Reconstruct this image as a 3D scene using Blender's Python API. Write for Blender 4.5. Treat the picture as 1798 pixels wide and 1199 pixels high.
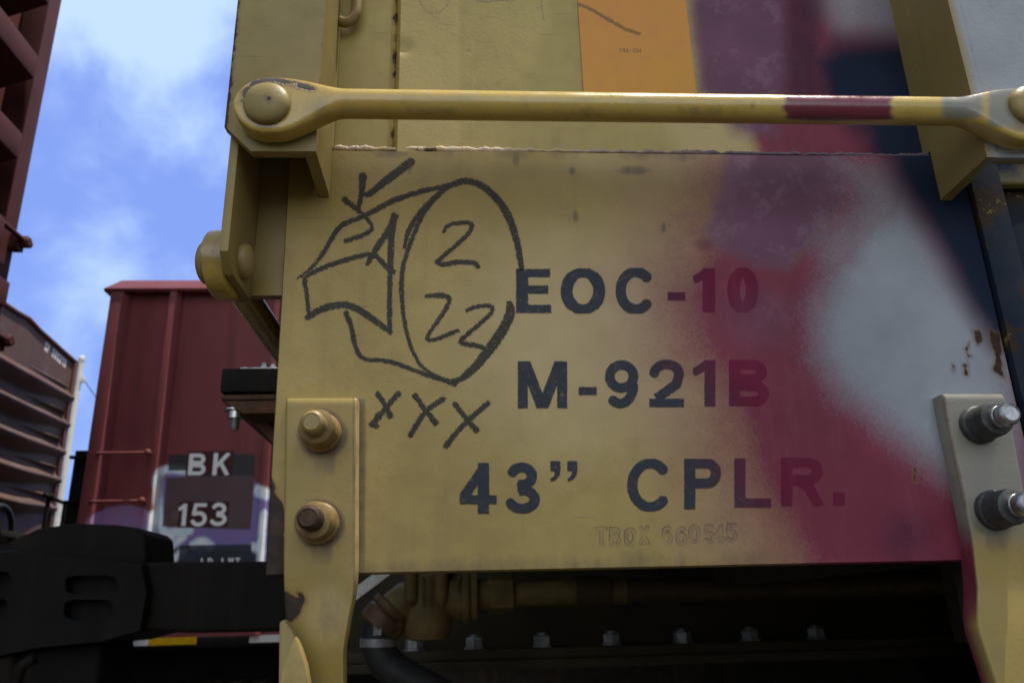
import bpy, bmesh, math, random
import numpy as np
from mathutils import Vector, Matrix, noise as mnoise

for o in list(bpy.data.objects): bpy.data.objects.remove(o)
SC = bpy.context.scene
COL = SC.collection
random.seed(7)
rng = np.random.RandomState(7)

# ------------------------------------------------------------------ camera
EYE = 0.90                       # lens height above the rail heads
F = 1400.0                       # focal length in photograph pixels (28 mm on a 36 mm frame)
_z = np.array([-109., -4100., F]); _z /= np.linalg.norm(_z)
_x = np.array([22900., -140., F]); _x -= _x.dot(_z) * _z; _x /= np.linalg.norm(_x)
CM = np.stack([_x, np.cross(_z, _x), _z], 1)        # world -> camera (right, down, forward)
cam_d = bpy.data.cameras.new("camera"); cam = bpy.data.objects.new("camera", cam_d); COL.objects.link(cam)
R, D, W = CM[0], CM[1], CM[2]
cam.matrix_world = Matrix(((R[0], -D[0], -W[0], 0), (R[1], -D[1], -W[1], 0), (R[2], -D[2], -W[2], EYE), (0, 0, 0, 1)))
cam_d.sensor_width = 36; cam_d.lens = 36 * F / 1798
cam_d.clip_start = 0.02; cam_d.clip_end = 3000
cam_d.dof.use_dof = True; cam_d.dof.focus_distance = 0.555; cam_d.dof.aperture_fstop = 15.0
SC.camera = cam

# ------------------------------------------------------------------ light
SUN = Vector((0.30, -0.02, 0.955)).normalized()
sd = bpy.data.lights.new("sun", 'SUN'); sd.energy = 5.0; sd.angle = math.radians(0.5); sd.color = (1, 0.93, 0.82)
so = bpy.data.objects.new("sun", sd); so.rotation_euler = SUN.to_track_quat('Z', 'Y').to_euler(); COL.objects.link(so)
SC.view_settings.view_transform = 'Standard'; SC.view_settings.look = 'None'
SC.view_settings.exposure = 0.22; SC.view_settings.gamma = 1

# ------------------------------------------------------------------ node helper
class NT:
    def __init__(s, nt): s.nt = nt; nt.nodes.clear(); s.co = None
    def n(s, t, **k):
        nd = s.nt.nodes.new(t)
        for a, b in k.items(): setattr(nd, a, b)
        return nd
    def put(s, sock, v):
        if v is None: return
        if isinstance(v, bpy.types.NodeSocket): s.nt.links.new(v, sock)
        elif isinstance(v, (tuple, list)):
            v = tuple(v)
            sock.default_value = v + (1,) if (len(v) == 3 and sock.type == 'RGBA') else v
        else: sock.default_value = v
    def obj(s):
        if s.co is None: s.co = s.n('ShaderNodeTexCoord').outputs['Object']
        return s.co
    def attr(s, name): return s.n('ShaderNodeAttribute', attribute_name=name).outputs['Fac']
    def scale(s, v3, vec=None):
        m = s.n('ShaderNodeVectorMath', operation='MULTIPLY'); s.put(m.inputs[0], vec or s.obj()); m.inputs[1].default_value = v3
        return m.outputs[0]
    def noise(s, sc, det=3, rough=.5, vec=None, dist=0):
        nd = s.n('ShaderNodeTexNoise'); s.put(nd.inputs['Vector'], vec or s.obj())
        s.put(nd.inputs['Scale'], sc); nd.inputs['Detail'].default_value = det
        nd.inputs['Roughness'].default_value = rough; nd.inputs['Distortion'].default_value = dist
        return nd.outputs[0]
    def m(s, op, a, b=0.0, c=None, clamp=False):
        nd = s.n('ShaderNodeMath', operation=op, use_clamp=clamp); s.put(nd.inputs[0], a); s.put(nd.inputs[1], b)
        if c is not None: s.put(nd.inputs[2], c)
        return nd.outputs[0]
    def mr(s, v, lo, hi, a=0., b=1., smooth=False):
        nd = s.n('ShaderNodeMapRange', clamp=True)
        if smooth: nd.interpolation_type = 'SMOOTHSTEP'
        for i, q in enumerate((v, lo, hi, a, b)): s.put(nd.inputs[i], q)
        return nd.outputs[0]
    def mix(s, f, a, b):
        nd = s.n('ShaderNodeMix', data_type='RGBA'); s.put(nd.inputs[0], f); s.put(nd.inputs[6], a); s.put(nd.inputs[7], b)
        return nd.outputs[2]
    def bsdf(s, col, rough=.5, metal=0., height=None, dist=.001, strength=.5, spec=.2):
        p = s.n('ShaderNodeBsdfPrincipled'); s.put(p.inputs['Base Color'], col); s.put(p.inputs['Roughness'], rough)
        s.put(p.inputs['Metallic'], metal); s.put(p.inputs['Specular IOR Level'], spec)
        if height is not None:
            b = s.n('ShaderNodeBump'); b.inputs['Strength'].default_value = strength; b.inputs['Distance'].default_value = dist
            s.put(b.inputs['Height'], height); s.nt.links.new(b.outputs[0], p.inputs['Normal'])
        o = s.n('ShaderNodeOutputMaterial'); s.nt.links.new(p.outputs[0], o.inputs[0])
        return p

def mat(name):
    m = bpy.data.materials.new(name); m.use_nodes = True
    return m, NT(m.node_tree)

CLOUD = (-2.62, 0.44, -1.39)
# ------------------------------------------------------------------ sky
w = bpy.data.worlds.new("World"); SC.world = w; w.use_nodes = True
t = NT(w.node_tree)
sky = t.n('ShaderNodeTexSky', sky_type='NISHITA', sun_disc=False)
sky.sun_elevation = math.asin(SUN.z); sky.sun_rotation = math.atan2(SUN.x, SUN.y)
sky.air_density = 1.0; sky.dust_density = 0.6; sky.ozone_density = 2.2
gen = t.n('ShaderNodeTexCoord').outputs['Generated']
sep = t.n('ShaderNodeSeparateXYZ'); t.put(sep.inputs[0], gen)
zz = t.m('MAXIMUM', t.m('ADD', sep.outputs[2], .25), .05)
cv = t.n('ShaderNodeCombineXYZ')
t.put(cv.inputs[0], t.m('DIVIDE', sep.outputs[0], zz)); t.put(cv.inputs[1], t.m('DIVIDE', sep.outputs[1], zz))
cv.inputs[2].default_value = 1.9
off = t.n('ShaderNodeVectorMath', operation='ADD'); t.put(off.inputs[0], gen); off.inputs[1].default_value = CLOUD
c1 = t.noise(4.2, 7, .52, off.outputs[0], .25)
c2 = t.noise(2.0, 3, .5, off.outputs[0])
cl = t.mr(t.m('ADD', t.m('MULTIPLY', c1, .75), t.m('MULTIPLY', c2, .45)), .545, .70, 0, .9, smooth=True)
base = t.mix(.62, sky.outputs[0], (3.0, 4.6, 12.0))
skyc = t.mix(cl, base, (6.0, 8.0, 11.2))
# a bright bank of unseen cloud, added behind the camera and overhead to fill the shade
fill_bank = t.mr(sep.outputs[1], .15, -.35, smooth=True)
high = t.mr(sep.outputs[2], .72, .92, smooth=True)
fill_veil = t.m('MULTIPLY', t.m('MAXIMUM', fill_bank, high), t.mr(c2, .25, .55, .8, 1))
skyc = t.mix(fill_veil, skyc, (4.8, 5.7, 6.6))
dd = t.n('ShaderNodeVectorMath', operation='DOT_PRODUCT'); t.put(dd.inputs[0], gen); dd.inputs[1].default_value = Vector((.0, -.95, .28)).normalized()
skyc = t.mix(t.mr(dd.outputs['Value'], .80, .99, smooth=True), skyc, (21, 22, 22.6))     # bright spot added behind the camera for a sheen on the panel's centre
bg = t.n('ShaderNodeBackground'); t.put(bg.inputs[0], skyc); bg.inputs[1].default_value = 0.09
t.nt.links.new(bg.outputs[0], t.n('ShaderNodeOutputWorld').inputs[0])

# ------------------------------------------------------------------ projection helpers
def at(x, y, Y):
    d = CM.T @ np.array([x - 899., y - 599.5, F]); d = d * Y / d[1]
    return Vector((d[0], d[1], d[2] + EYE))
def atX(x, y, X):
    d = CM.T @ np.array([x - 899., y - 599.5, F]); d = d * X / d[0]
    return Vector((d[0], d[1], d[2] + EYE))
def to_px(co):
    c = (np.asarray(co) - np.array([0, 0, EYE])) @ CM.T
    return 899 + F * c[:, 0] / c[:, 2], 599.5 + F * c[:, 1] / c[:, 2]

# ------------------------------------------------------------------ distance fields (in photograph pixels)
def sd_poly(px, py, P):
    P = np.asarray(P, float); d = np.full(px.shape, 1e9); ins = np.zeros(px.shape, bool)
    for i in range(len(P)):
        a = P[i]; b = P[(i + 1) % len(P)]; e = b - a; wx = px - a[0]; wy = py - a[1]
        h = np.clip((wx * e[0] + wy * e[1]) / max(e.dot(e), 1e-9), 0, 1)
        d = np.minimum(d, (wx - e[0] * h) ** 2 + (wy - e[1] * h) ** 2)
        c = ((a[1] <= py) & (b[1] > py)) | ((b[1] <= py) & (a[1] > py))
        if a[1] != b[1]:
            ins ^= c & (px < a[0] + (py - a[1]) * e[0] / e[1] if e[1] else False)
    d = np.sqrt(d)
    return np.where(ins, -d, d)
def sd_stroke(px, py, pts, wd, butt=True):
    """thick polyline; wd = width or a list of widths per point"""
    pts = np.asarray(pts, float); n = len(pts)
    ws = np.full(n, float(wd)) if np.isscalar(wd) else np.asarray(wd, float)
    out = np.full(px.shape, 1e3)
    mg = ws.max() + 12
    sel = (px > pts[:, 0].min() - mg) & (px < pts[:, 0].max() + mg) & (py > pts[:, 1].min() - mg) & (py < pts[:, 1].max() + mg)
    if not sel.any(): return out
    x = px[sel]; y = py[sel]; o = np.full(x.shape, 1e3)
    for i in range(n - 1):
        a = pts[i]; e = pts[i + 1] - a; L = math.hypot(*e)
        if L < 1e-6: continue
        u = e / L; s = (x - a[0]) * u[0] + (y - a[1]) * u[1]; q = (x - a[0]) * -u[1] + (y - a[1]) * u[0]
        sc = np.clip(s, 0, L); d = np.hypot(s - sc, q) - (ws[i] + (ws[i + 1] - ws[i]) * sc / L) / 2
        if butt and i == 0: d = np.maximum(d, -s)
        if butt and i == n - 2: d = np.maximum(d, s - L)
        o = np.minimum(o, d)
    out[sel] = o
    return out
def sd_rect(px, py, x0, y0, x1, y1):
    dx = np.abs(px - (x0 + x1) / 2) - (x1 - x0) / 2; dy = np.abs(py - (y0 + y1) / 2) - (y1 - y0) / 2
    return np.minimum(np.maximum(dx, dy), 0) + np.hypot(np.maximum(dx, 0), np.maximum(dy, 0))
def arc(cx, cy, rx, ry, a0, a1, n=22):
    return [(cx + rx * math.cos(math.radians(a0 + (a1 - a0) * i / n)), cy + ry * math.sin(math.radians(a0 + (a1 - a0) * i / n))) for i in range(n + 1)]
def chaikin(p, it=2):
    p = [np.array(q, float) for q in p]
    for _ in range(it):
        r = [p[0]]
        for a, b in zip(p[:-1], p[1:]): r += [a * .75 + b * .25, a * .25 + b * .75]
        p = r + [p[-1]]
    return p
def soft(d, hi, lo):
    v = np.clip((hi - d) / (hi - lo), 0, 1); return v * v * (3 - 2 * v)

def glyph(px, py, ch, x0, y0, x1, y1, tv, th=None):
    return np.maximum(_glyph(px, py, ch, x0, y0, x1, y1, tv, th), sd_rect(px, py, x0, y0, x1, y1))
def _glyph(px, py, ch, x0, y0, x1, y1, tv, th=None):
    """one grotesque capital or numeral drawn in its box, stem tv, bar th"""
    th = th or tv * .84
    W, H = x1 - x0, y1 - y0; X, Y = px - x0, py - y0
    r = lambda a, b, c, d: sd_rect(X, Y, a, b, c, d)
    st = lambda p, wd=None, b=True: sd_stroke(X, Y, p, wd or (tv + th) / 2, b)
    a2 = (tv + th) / 4
    mn = lambda *k: np.minimum.reduce(k)
    if ch == 'E': return mn(r(0, 0, tv, H), r(0, 0, W * .97, th), r(0, H * .47 - th / 2, W * .92, H * .47 + th / 2), r(0, H - th, W, H))
    if ch == 'T': return mn(r(0, 0, W, th), r(W / 2 - tv / 2, 0, W / 2 + tv / 2, H))
    if ch == 'L': return mn(r(0, 0, tv, H), r(0, H - th, W, H))
    if ch == '-': return r(0, 0, W, H)
    if ch == '.': return r(0, 0, W, H)
    if ch in 'O0':
        ring = arc(W / 2, H / 2, W / 2 - tv / 2, H / 2 - th / 2, 0, 360, 40); return st(ring, [tv if abs(p[1] - H / 2) < H * .3 else (tv + th) / 2 for p in ring], False)
    if ch == 'C': return st(arc(W * .52, H / 2, W * .52 - tv / 2, H / 2 - th / 2, -38, -322, 36))
    if ch == 'P': return mn(r(0, 0, tv, H), st([(tv * .5, th / 2), (W * .58, th / 2)] + arc(W * .6, H * .29, W * .4 - tv / 2, H * .29 - th / 2, -80, 80) + [(W * .58, H * .58 - th / 2), (tv * .5, H * .58 - th / 2)]))
    if ch == 'B':
        up = [(tv * .5, th / 2), (W * .55, th / 2)] + arc(W * .56, H * .26, W * .38 - tv / 2, H * .26 - th / 2, -80, 80) + [(W * .55, H * .51 - th / 2), (tv * .5, H * .51 - th / 2)]
        lo = [(tv * .5, H * .46 + th / 2), (W * .58, H * .46 + th / 2)] + arc(W * .6, H * .73, W * .4 - tv / 2, H * .27 - th / 2, -80, 80) + [(W * .58, H - th / 2), (tv * .5, H - th / 2)]
        return mn(r(0, 0, tv, H), st(up), st(lo))
    if ch == 'R': return mn(r(0, 0, tv, H), st([(tv * .5, th / 2), (W * .55, th / 2)] + arc(W * .57, H * .28, W * .38 - tv / 2, H * .28 - th / 2, -80, 80) + [(W * .55, H * .56 - th / 2), (tv * .5, H * .56 - th / 2)]), st([(W * .45, H * .52), (W * .62, H * .6), (W - tv * .55, H)]))
    if ch == 'M': return mn(r(0, 0, tv * .92, H), r(W - tv * .92, 0, W, H), st([(tv * .62, 0), (W / 2, H)], tv * .98), st([(W - tv * .62, 0), (W / 2, H)], tv * .98))
    if ch == 'K': return mn(r(0, 0, tv, H), st([(W - tv * .6, 0), (tv * .7, H * .62)]), st([(W * .36, H * .36), (W - tv * .55, H)]))
    if ch == 'X': return mn(st([(tv * .5, 0), (W - tv * .5, H)]), st([(W - tv * .5, 0), (tv * .5, H)]))
    if ch == 'D': return mn(r(0, 0, tv, H), st([(tv * .5, th / 2), (W * .4, th / 2)] + arc(W * .42, H / 2, W * .58 - tv / 2, H / 2 - th / 2, -80, 80) + [(W * .4, H - th / 2), (tv * .5, H - th / 2)]))
    if ch == 'F': return mn(r(0, 0, tv, H), r(0, 0, W, th), r(0, H * .47 - th / 2, W * .88, H * .47 + th / 2))
    if ch == 'A': return mn(st([(tv * .5, H), (W / 2, 0)]), st([(W - tv * .5, H), (W / 2, 0)]), r(W * .2, H * .64, W * .8, H * .64 + th))
    if ch == 'S' or ch == '8':
        return st(arc(W / 2, H * .27, W / 2 - a2, H * .27 - a2, -20, -270, 18) + arc(W / 2, H * .73, W / 2 - a2, H * .27 - a2, -90, 160, 18))
    if ch == '1':
        xr = W * .98; return mn(r(xr - tv, 0, xr, H), st([(0, H * .27), (W * .3, H * .2), (xr - tv * .5, th * .2)], th * .95))
    if ch == '2': return mn(st(arc(W * .5, H * .3, W * .5 - a2, H * .3 - a2, -185, 5, 18) + [(W * .78, H * .52), (W * .2, H - th)]), r(0, H - th, W, H))
    if ch == '3': return mn(st(arc(W * .47, H * .27, W * .45 - a2, H * .27 - a2, -165, 90, 20) + [(W * .36, H * .54 - a2)]), st([(W * .36, H * .46 + a2)] + arc(W * .48, H * .72, W * .52 - a2, H * .28 - a2, -88, 168, 20)))
    if ch == '4': return mn(r(W * .8 - tv, 0, W * .8, H), r(0, H * .63, W, H * .63 + th), st([(W * .7, th * .3), (tv * .3, H * .68)], tv * .86))
    if ch == '5': return mn(r(W * .16, 0, W * .93, th), st([(W * .26, 0), (W * .14, H * .52)], tv * .86), st([(W * .14, H * .46)] + arc(W * .48, H * .67, W * .52 - a2, H * .33 - a2, -120, 165, 22)))
    if ch == '6': return mn(st(arc(W / 2, H * .66, W / 2 - a2, H * .34 - a2, 0, 360, 30), None, False), st(arc(W * .54, H * .5, W * .54 - a2, H * .5 - a2, 180, 305, 18)))
    if ch == '9': return mn(st(arc(W / 2, H * .34, W / 2 - a2, H * .34 - a2, 0, 360, 30), None, False), st(arc(W * .46, H * .5, W * .54 - a2, H * .5 - a2, 0, 130, 18)))
    if ch == '\u201d':
        q = lambda ox: mn(r(ox, 0, ox + W * .38, H * .5), sd_poly(X, Y, [(ox + W * .38, H * .3), (ox + W * .36, H * .66), (ox + W * .22, H * .9), (ox + W * .04, H), (ox, H * .85), (ox + W * .16, H * .68), (ox + W * .18, H * .45)]))
        return mn(q(0), q(W * .62))
    return np.full(px.shape, 1e3)

# ------------------------------------------------------------------ mesh helpers
def link(name, me, m=None, parent=None, smooth=False):
    o = bpy.data.objects.new(name, me); COL.objects.link(o)
    if m: me.materials.append(m)
    if parent: o.parent = parent; o.matrix_parent_inverse = Matrix()
    if smooth:
        for p in me.polygons: p.use_smooth = True
    return o
def from_bm(name, bm, m, parent=None, smooth=False):
    bmesh.ops.recalc_face_normals(bm, faces=bm.faces)
    me = bpy.data.meshes.new(name); bm.to_mesh(me); bm.free()
    o = link(name, me, m, parent)
    if smooth:
        me.shade_smooth() if hasattr(me, 'shade_smooth') else None
        if smooth is not True: me.set_sharp_from_angle(angle=math.radians(smooth))
    return o
def tag(o, label=None, cat=None, group=None, kind=None):
    for k, v in (('label', label), ('category', cat), ('group', group), ('kind', kind)):
        if v: o[k] = v
    return o
def empty(name, loc):
    o = bpy.data.objects.new(name, None); o.empty_display_size = .1; COL.objects.link(o); o.location = loc
    return o
class Root:          # parts are modelled in world coordinates, then hung on the thing's Empty
    pass
def adopt(root):
    bpy.context.view_layer.update()
    inv = root.matrix_world.inverted()
    for c in root.children: c.matrix_parent_inverse = inv
def prism(bm, pts, vec):
    """closed outline (list of Vectors, planar) extruded along vec"""
    a = [bm.verts.new(p) for p in pts]; b = [bm.verts.new(Vector(p) + Vector(vec)) for p in pts]
    n = len(pts); bm.faces.new(a); bm.faces.new(b[::-1])
    for i in range(n): bm.faces.new((a[i], b[i], b[(i + 1) % n], a[(i + 1) % n]))
    return a + b
def bev(bm, w, seg=2):
    bmesh.ops.recalc_face_normals(bm, faces=bm.faces)
    ed = [e for e in bm.edges if len(e.link_faces) == 2 and e.calc_face_angle(0) > .5]
    bmesh.ops.bevel(bm, geom=ed, offset=w, segments=seg, affect='EDGES', profile=.6)
def slab(name, pxs, Y, th, m, parent=None, bw=.0012, seg=2):
    bm = bmesh.new(); prism(bm, [at(x, y, Y) for x, y in pxs], (0, th, 0)); 
    if bw: bev(bm, bw, seg)
    return from_bm(name, bm, m, parent, smooth=35)
def box(bm, lo, hi):
    x0, y0, z0 = lo; x1, y1, z1 = hi
    return prism(bm, [Vector((x0, y0, z0)), Vector((x1, y0, z0)), Vector((x1, y0, z1)), Vector((x0, y0, z1))], (0, y1 - y0, 0))
def boxes(name, L, m, parent=None, bw=.004, smooth=35):
    bm = bmesh.new()
    for lo, hi in L: box(bm, lo, hi)
    if bw: bev(bm, bw, 2)
    return from_bm(name, bm, m, parent, smooth=smooth)
def tube(bm, pts, rad, n=14, cap=True):
    """sweep circle(s) along points; rad scalar or list"""
    pts = [Vector(p) for p in pts]; rings = []
    up = None
    for i, p in enumerate(pts):
        d = (pts[min(i + 1, len(pts) - 1)] - pts[max(i - 1, 0)]).normalized()
        if up is None: up = d.orthogonal().normalized()
        up = (up - d * up.dot(d)).normalized(); sx = d.cross(up)
        r = rad if np.isscalar(rad) else rad[i]
        rings.append([bm.verts.new(p + (up * math.cos(a) + sx * math.sin(a)) * r) for a in [2 * math.pi * k / n for k in range(n)]])
    for A, B in zip(rings[:-1], rings[1:]):
        for k in range(n): bm.faces.new((A[k], A[(k + 1) % n], B[(k + 1) % n], B[k]))
    if cap:
        bm.faces.new(rings[0][::-1]); bm.faces.new(rings[-1])
def lathe(bm, prof, c, ax=(0, -1, 0), n=28):
    """profile [(radius, offset along ax)] about point c"""
    ax = Vector(ax).normalized(); u = ax.orthogonal().normalized(); v = ax.cross(u); rings = []
    for r, h in prof:
        rings.append([bm.verts.new(Vector(c) + ax * h + (u * math.cos(2 * math.pi * k / n) + v * math.sin(2 * math.pi * k / n)) * max(r, 1e-5)) for k in range(n)])
    for A, B in zip(rings[:-1], rings[1:]):
        for k in range(n): bm.faces.new((A[k], A[(k + 1) % n], B[(k + 1) % n], B[k]))
    bm.faces.new(rings[0][::-1]); bm.faces.new(rings[-1])
def dome(r, h, n=7, y0=0): return [(r * 1.0, y0)] + [(r * math.cos(math.pi / 2 * i / n), y0 + h * .25 + h * .75 * math.sin(math.pi / 2 * i / n)) for i in range(n)] + [(r * .02, y0 + h)]
def set_attr(o, name, vals):
    a = o.data.attributes.get(name) or o.data.attributes.new(name, 'FLOAT', 'POINT'); a.data.foreach_set('value', np.asarray(vals, np.float32))
def wpx(o):
    n = len(o.data.vertices); co = np.empty(n * 3, np.float32); o.data.vertices.foreach_get('co', co)
    return to_px(co.reshape(-1, 3).astype(float))
def grid_panel(name, TL, TR, BR, BL, nx, ny, thick, m, parent=None, yfun=None, edge=.0015):
    """rectangular sheet of quads facing the track side, thick metal behind; corners are world Vectors"""
    s = np.linspace(0, 1, nx + 1); q = np.linspace(0, 1, ny + 1)
    S, Q = np.meshgrid(s, q)
    c = [np.array(v) for v in (TL, TR, BR, BL)]
    P = (c[0][None, None] * ((1 - S) * (1 - Q))[..., None] + c[1][None, None] * (S * (1 - Q))[..., None]
         + c[2][None, None] * (S * Q)[..., None] + c[3][None, None] * ((1 - S) * Q)[..., None])
    if yfun is not None: P[..., 1] += yfun(P[..., 0], P[..., 2])
    bd = np.zeros(S.shape); bd[0] = bd[-1] = 1; bd[:, 0] = bd[:, -1] = 1
    P[..., 1] += bd * edge
    V = P.reshape(-1, 3); idx = np.arange(V.shape[0]).reshape(ny + 1, nx + 1)
    f = np.stack([idx[:-1, :-1], idx[1:, :-1], idx[1:, 1:], idx[:-1, 1:]], -1).reshape(-1, 4)
    rim = np.concatenate([idx[0, :-1], idx[:-1, -1], idx[-1, :0:-1], idx[:0:-1, 0]])
    back = V[rim].copy(); back[:, 1] = np.maximum(back[:, 1], c[0][1]) + thick
    n0 = V.shape[0]; V = np.concatenate([V, back]); k = len(rim); i = np.arange(k); j = (i + 1) % k
    f2 = np.stack([rim[i], rim[j], n0 + j, n0 + i], -1)
    faces = np.concatenate([f, f2])
    me = bpy.data.meshes.new(name); me.vertices.add(len(V)); me.vertices.foreach_set('co', V.astype(np.float32).ravel())
    me.loops.add(faces.size); me.loops.foreach_set('vertex_index', faces.astype(np.int32).ravel())
    me.polygons.add(len(faces)); me.polygons.foreach_set('loop_start', np.arange(0, faces.size, 4, dtype=np.int32))
    me.update(calc_edges=True); me.validate()
    o = link(name, me, m, parent, smooth=True)
    me.set_sharp_from_angle(angle=math.radians(50))
    return o

# ------------------------------------------------------------------ colours (linear base colours)
YEL = (.335, .24, .066); YEL2 = (.275, .192, .05); NAVY = (.018, .025, .042); CRAY = (.022, .023, .025)
MAR = (.165, .021, .048); PUR = (.135, .058, .1); WHT = (.27, .295, .33); RUST = (.075, .03, .016); DRUST = (.025, .018, .016)

def car_paint(name, flags=(), dirt=1.0, c1=YEL, c2=YEL2, rough=.42, peel=.35, worn=True, spec=.3):
    """faded yellow car paint with dust, specks, orange peel, chipped corners and, by attribute, spray and lettering"""
    M, t = mat(name)
    big = t.noise(7, 4, .55); fine = t.noise(60, 4, .6); grit = t.noise(420, 3, .6); spk = t.noise(1500, 2, .7)
    col = t.mix(t.mr(big, .35, .7), c1, c2)
    col = t.mix(t.mr(fine, .45, .8, 0, .35 * dirt), col, (.2, .15, .075))
    streak = t.noise(1, 4, .6, t.scale((90, 90, 5)))
    col = t.mix(t.mr(streak, .56, .8, 0, .34 * dirt), col, (.17, .12, .06))
    col = t.mix(t.mr(grit, .66, .76, 0, .5 * dirt), col, (.13, .09, .045))
    col = t.mix(t.mr(spk, .72, .8, 0, .4 * dirt), col, (.06, .05, .035))
    for ang, dens in ((.5, .735), (-.35, .745), (1.3, .75)):      # fine scratches in three directions
        mp = t.n('ShaderNodeMapping'); t.put(mp.inputs[0], t.obj()); mp.inputs['Rotation'].default_value = (0, ang, 0); mp.inputs['Scale'].default_value = (14, 14, 700)
        sc_ = t.m('MULTIPLY', t.mr(t.noise(1, 2, .5, mp.outputs[0]), dens - .03, dens), t.mr(t.noise(24, 2, .5), .52, .62))
        col = t.mix(t.m('MULTIPLY', sc_, .62), col, (.09, .065, .045))
    height = t.m('ADD', t.m('MULTIPLY', t.noise(330, 3, .55), peel), t.m('MULTIPLY', t.noise(45, 3, .5), .22))
    rgh = t.mr(fine, .3, .8, rough - .06, rough + .16); gl = None
    if 'haze_and_light' in flags:
        v = t.m('ADD', t.attr('haze_and_light'), t.m('MULTIPLY', t.m('SUBTRACT', spk, .5), .9))
        v = t.m('ADD', v, t.m('MULTIPLY', t.m('SUBTRACT', t.noise(22, 4, .6), .5), .5))
        col = t.mix(t.mr(v, .25, .95, 0, .62), col, (.46, .352, .185))
    if 'mist' in flags:
        v = t.m('ADD', t.attr('mist'), t.m('MULTIPLY', t.m('SUBTRACT', spk, .5), .9)); v = t.m('ADD', v, t.m('MULTIPLY', t.m('SUBTRACT', t.noise(26, 4, .6), .5), .7))
        col = t.mix(t.mr(v, .2, 1.1, 0, .48), col, (.2, .075, .1))
    if 'ink' in flags:
        d = t.m('ADD', t.attr('ink'), t.m('MULTIPLY', t.m('SUBTRACT', grit, .5), 3.0))
        L = t.mr(d, 1.0, -1.0); gl = t.m('MULTIPLY_ADD', L, -.2, spec)
        h2 = t.mr(t.attr('ink'), 1.6, -1.6)
        col = t.mix(t.m('MULTIPLY', L, t.mr(t.noise(260, 4, .75), .58, .74, .97, .6)), col, t.mix(t.mr(spk, .5, .75, 0, .5), NAVY, (.05, .055, .07)))
        height = t.m('ADD', height, t.m('MULTIPLY', h2, .55))
    if 'crayon' in flags:
        a = t.attr('crayon')
        d = t.m('ADD', a, t.m('ADD', t.m('MULTIPLY', t.m('SUBTRACT', t.noise(700, 3, .7), .5), 9.0), t.m('MULTIPLY', t.m('SUBTRACT', spk, .5), 5.0)))
        L = t.mr(d, .8, -1.2, 0, .95); gl = t.m('MULTIPLY_ADD', L, -.2, gl, clamp=True)
        dry = t.mr(t.noise(520, 3, .7), .57, .75, 1, .4)
        col = t.mix(t.m('MULTIPLY', L, dry), col, CRAY)
    if 'faint' in flags:
        d = t.m('ADD', t.attr('faint'), t.m('MULTIPLY', t.m('SUBTRACT', t.noise(600, 3, .7), .5), 8.0))
        col = t.mix(t.mr(d, 1.5, -1.5, 0, .55), col, (.05, .05, .055))
    if 'scratch' in flags:
        d = t.m('ADD', t.attr('scratch'), t.m('MULTIPLY', t.m('SUBTRACT', t.noise(350, 3, .7), .5), 4.5))
        e = t.m('ABSOLUTE', d)
        col = t.mix(t.mr(d, .6, -1.0, 0, .16), col, (.10, .06, .07))
        col = t.mix(t.m('MULTIPLY', t.mr(e, 1.6, .2, 0, .75), t.mr(t.noise(120, 2, .5), .36, .6)), col, (.07, .04, .05))
        height = t.m('ADD', height, t.mr(d, 1.2, -1.2, 0, -.5))
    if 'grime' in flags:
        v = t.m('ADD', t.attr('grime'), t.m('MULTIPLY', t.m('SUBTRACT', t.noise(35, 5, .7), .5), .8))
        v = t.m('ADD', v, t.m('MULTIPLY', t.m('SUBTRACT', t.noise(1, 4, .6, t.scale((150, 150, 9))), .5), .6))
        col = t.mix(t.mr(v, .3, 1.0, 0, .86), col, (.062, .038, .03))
    for nm, c, sp, op in (('maroon', MAR, .62, .98), ('purple', PUR, .35, .88), ('white', WHT if 'ink' in flags or 'faint' in flags else ((.32, .335, .36) if 'palewhite' in flags else (.235, .222, .19)), .6, .98), ('navy', (.015, .024, .044), .4, .985)):  # step and handhold white is dimmed, imitating lens falloff
        if nm in flags:
            v = t.m('ADD', t.attr(nm), t.m('MULTIPLY', t.m('SUBTRACT', spk, .5), sp))
            v = t.m('ADD', v, t.m('MULTIPLY', t.m('SUBTRACT', grit, .5), sp * .5))
            v = t.m('ADD', v, t.m('MULTIPLY', t.m('SUBTRACT', t.noise(30, 4, .6), .5), .22))
            cov = t.mr(v, .14, .86, 0, op)
            c3 = t.mix(t.mr(t.noise(14, 4, .6), .35, .75), c, tuple(q * .72 for q in c))
            if nm == 'purple': c3 = t.mix(t.mr(t.noise(38, 4, .7), .52, .72, 0, .5), c3, (.27, .16, .22))
            if nm == 'maroon': c3 = t.mix(t.mr(t.noise(1, 4, .6, t.scale((60, 60, 7))), .5, .75, 0, .4), c3, (.21, .05, .085))
            c3 = t.mix(t.mr(spk, .62, .78, 0, .35), c3, tuple(q * .45 for q in c))
            if nm == 'maroon' and 'ink' in flags:      # lettering still shows through the spray
                c3 = t.mix(t.m('MULTIPLY', t.mr(t.attr('ink'), 1.2, -1.2), .17), c3, (.045, .02, .035))
            col = t.mix(cov, col, c3)
            if nm in ('maroon', 'navy') and spec < .5: gl = t.m('MULTIPLY_ADD', cov, -.16, gl or spec, clamp=True)
            rgh = t.m('ADD', rgh, t.m('MULTIPLY', cov, -.03))
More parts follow.
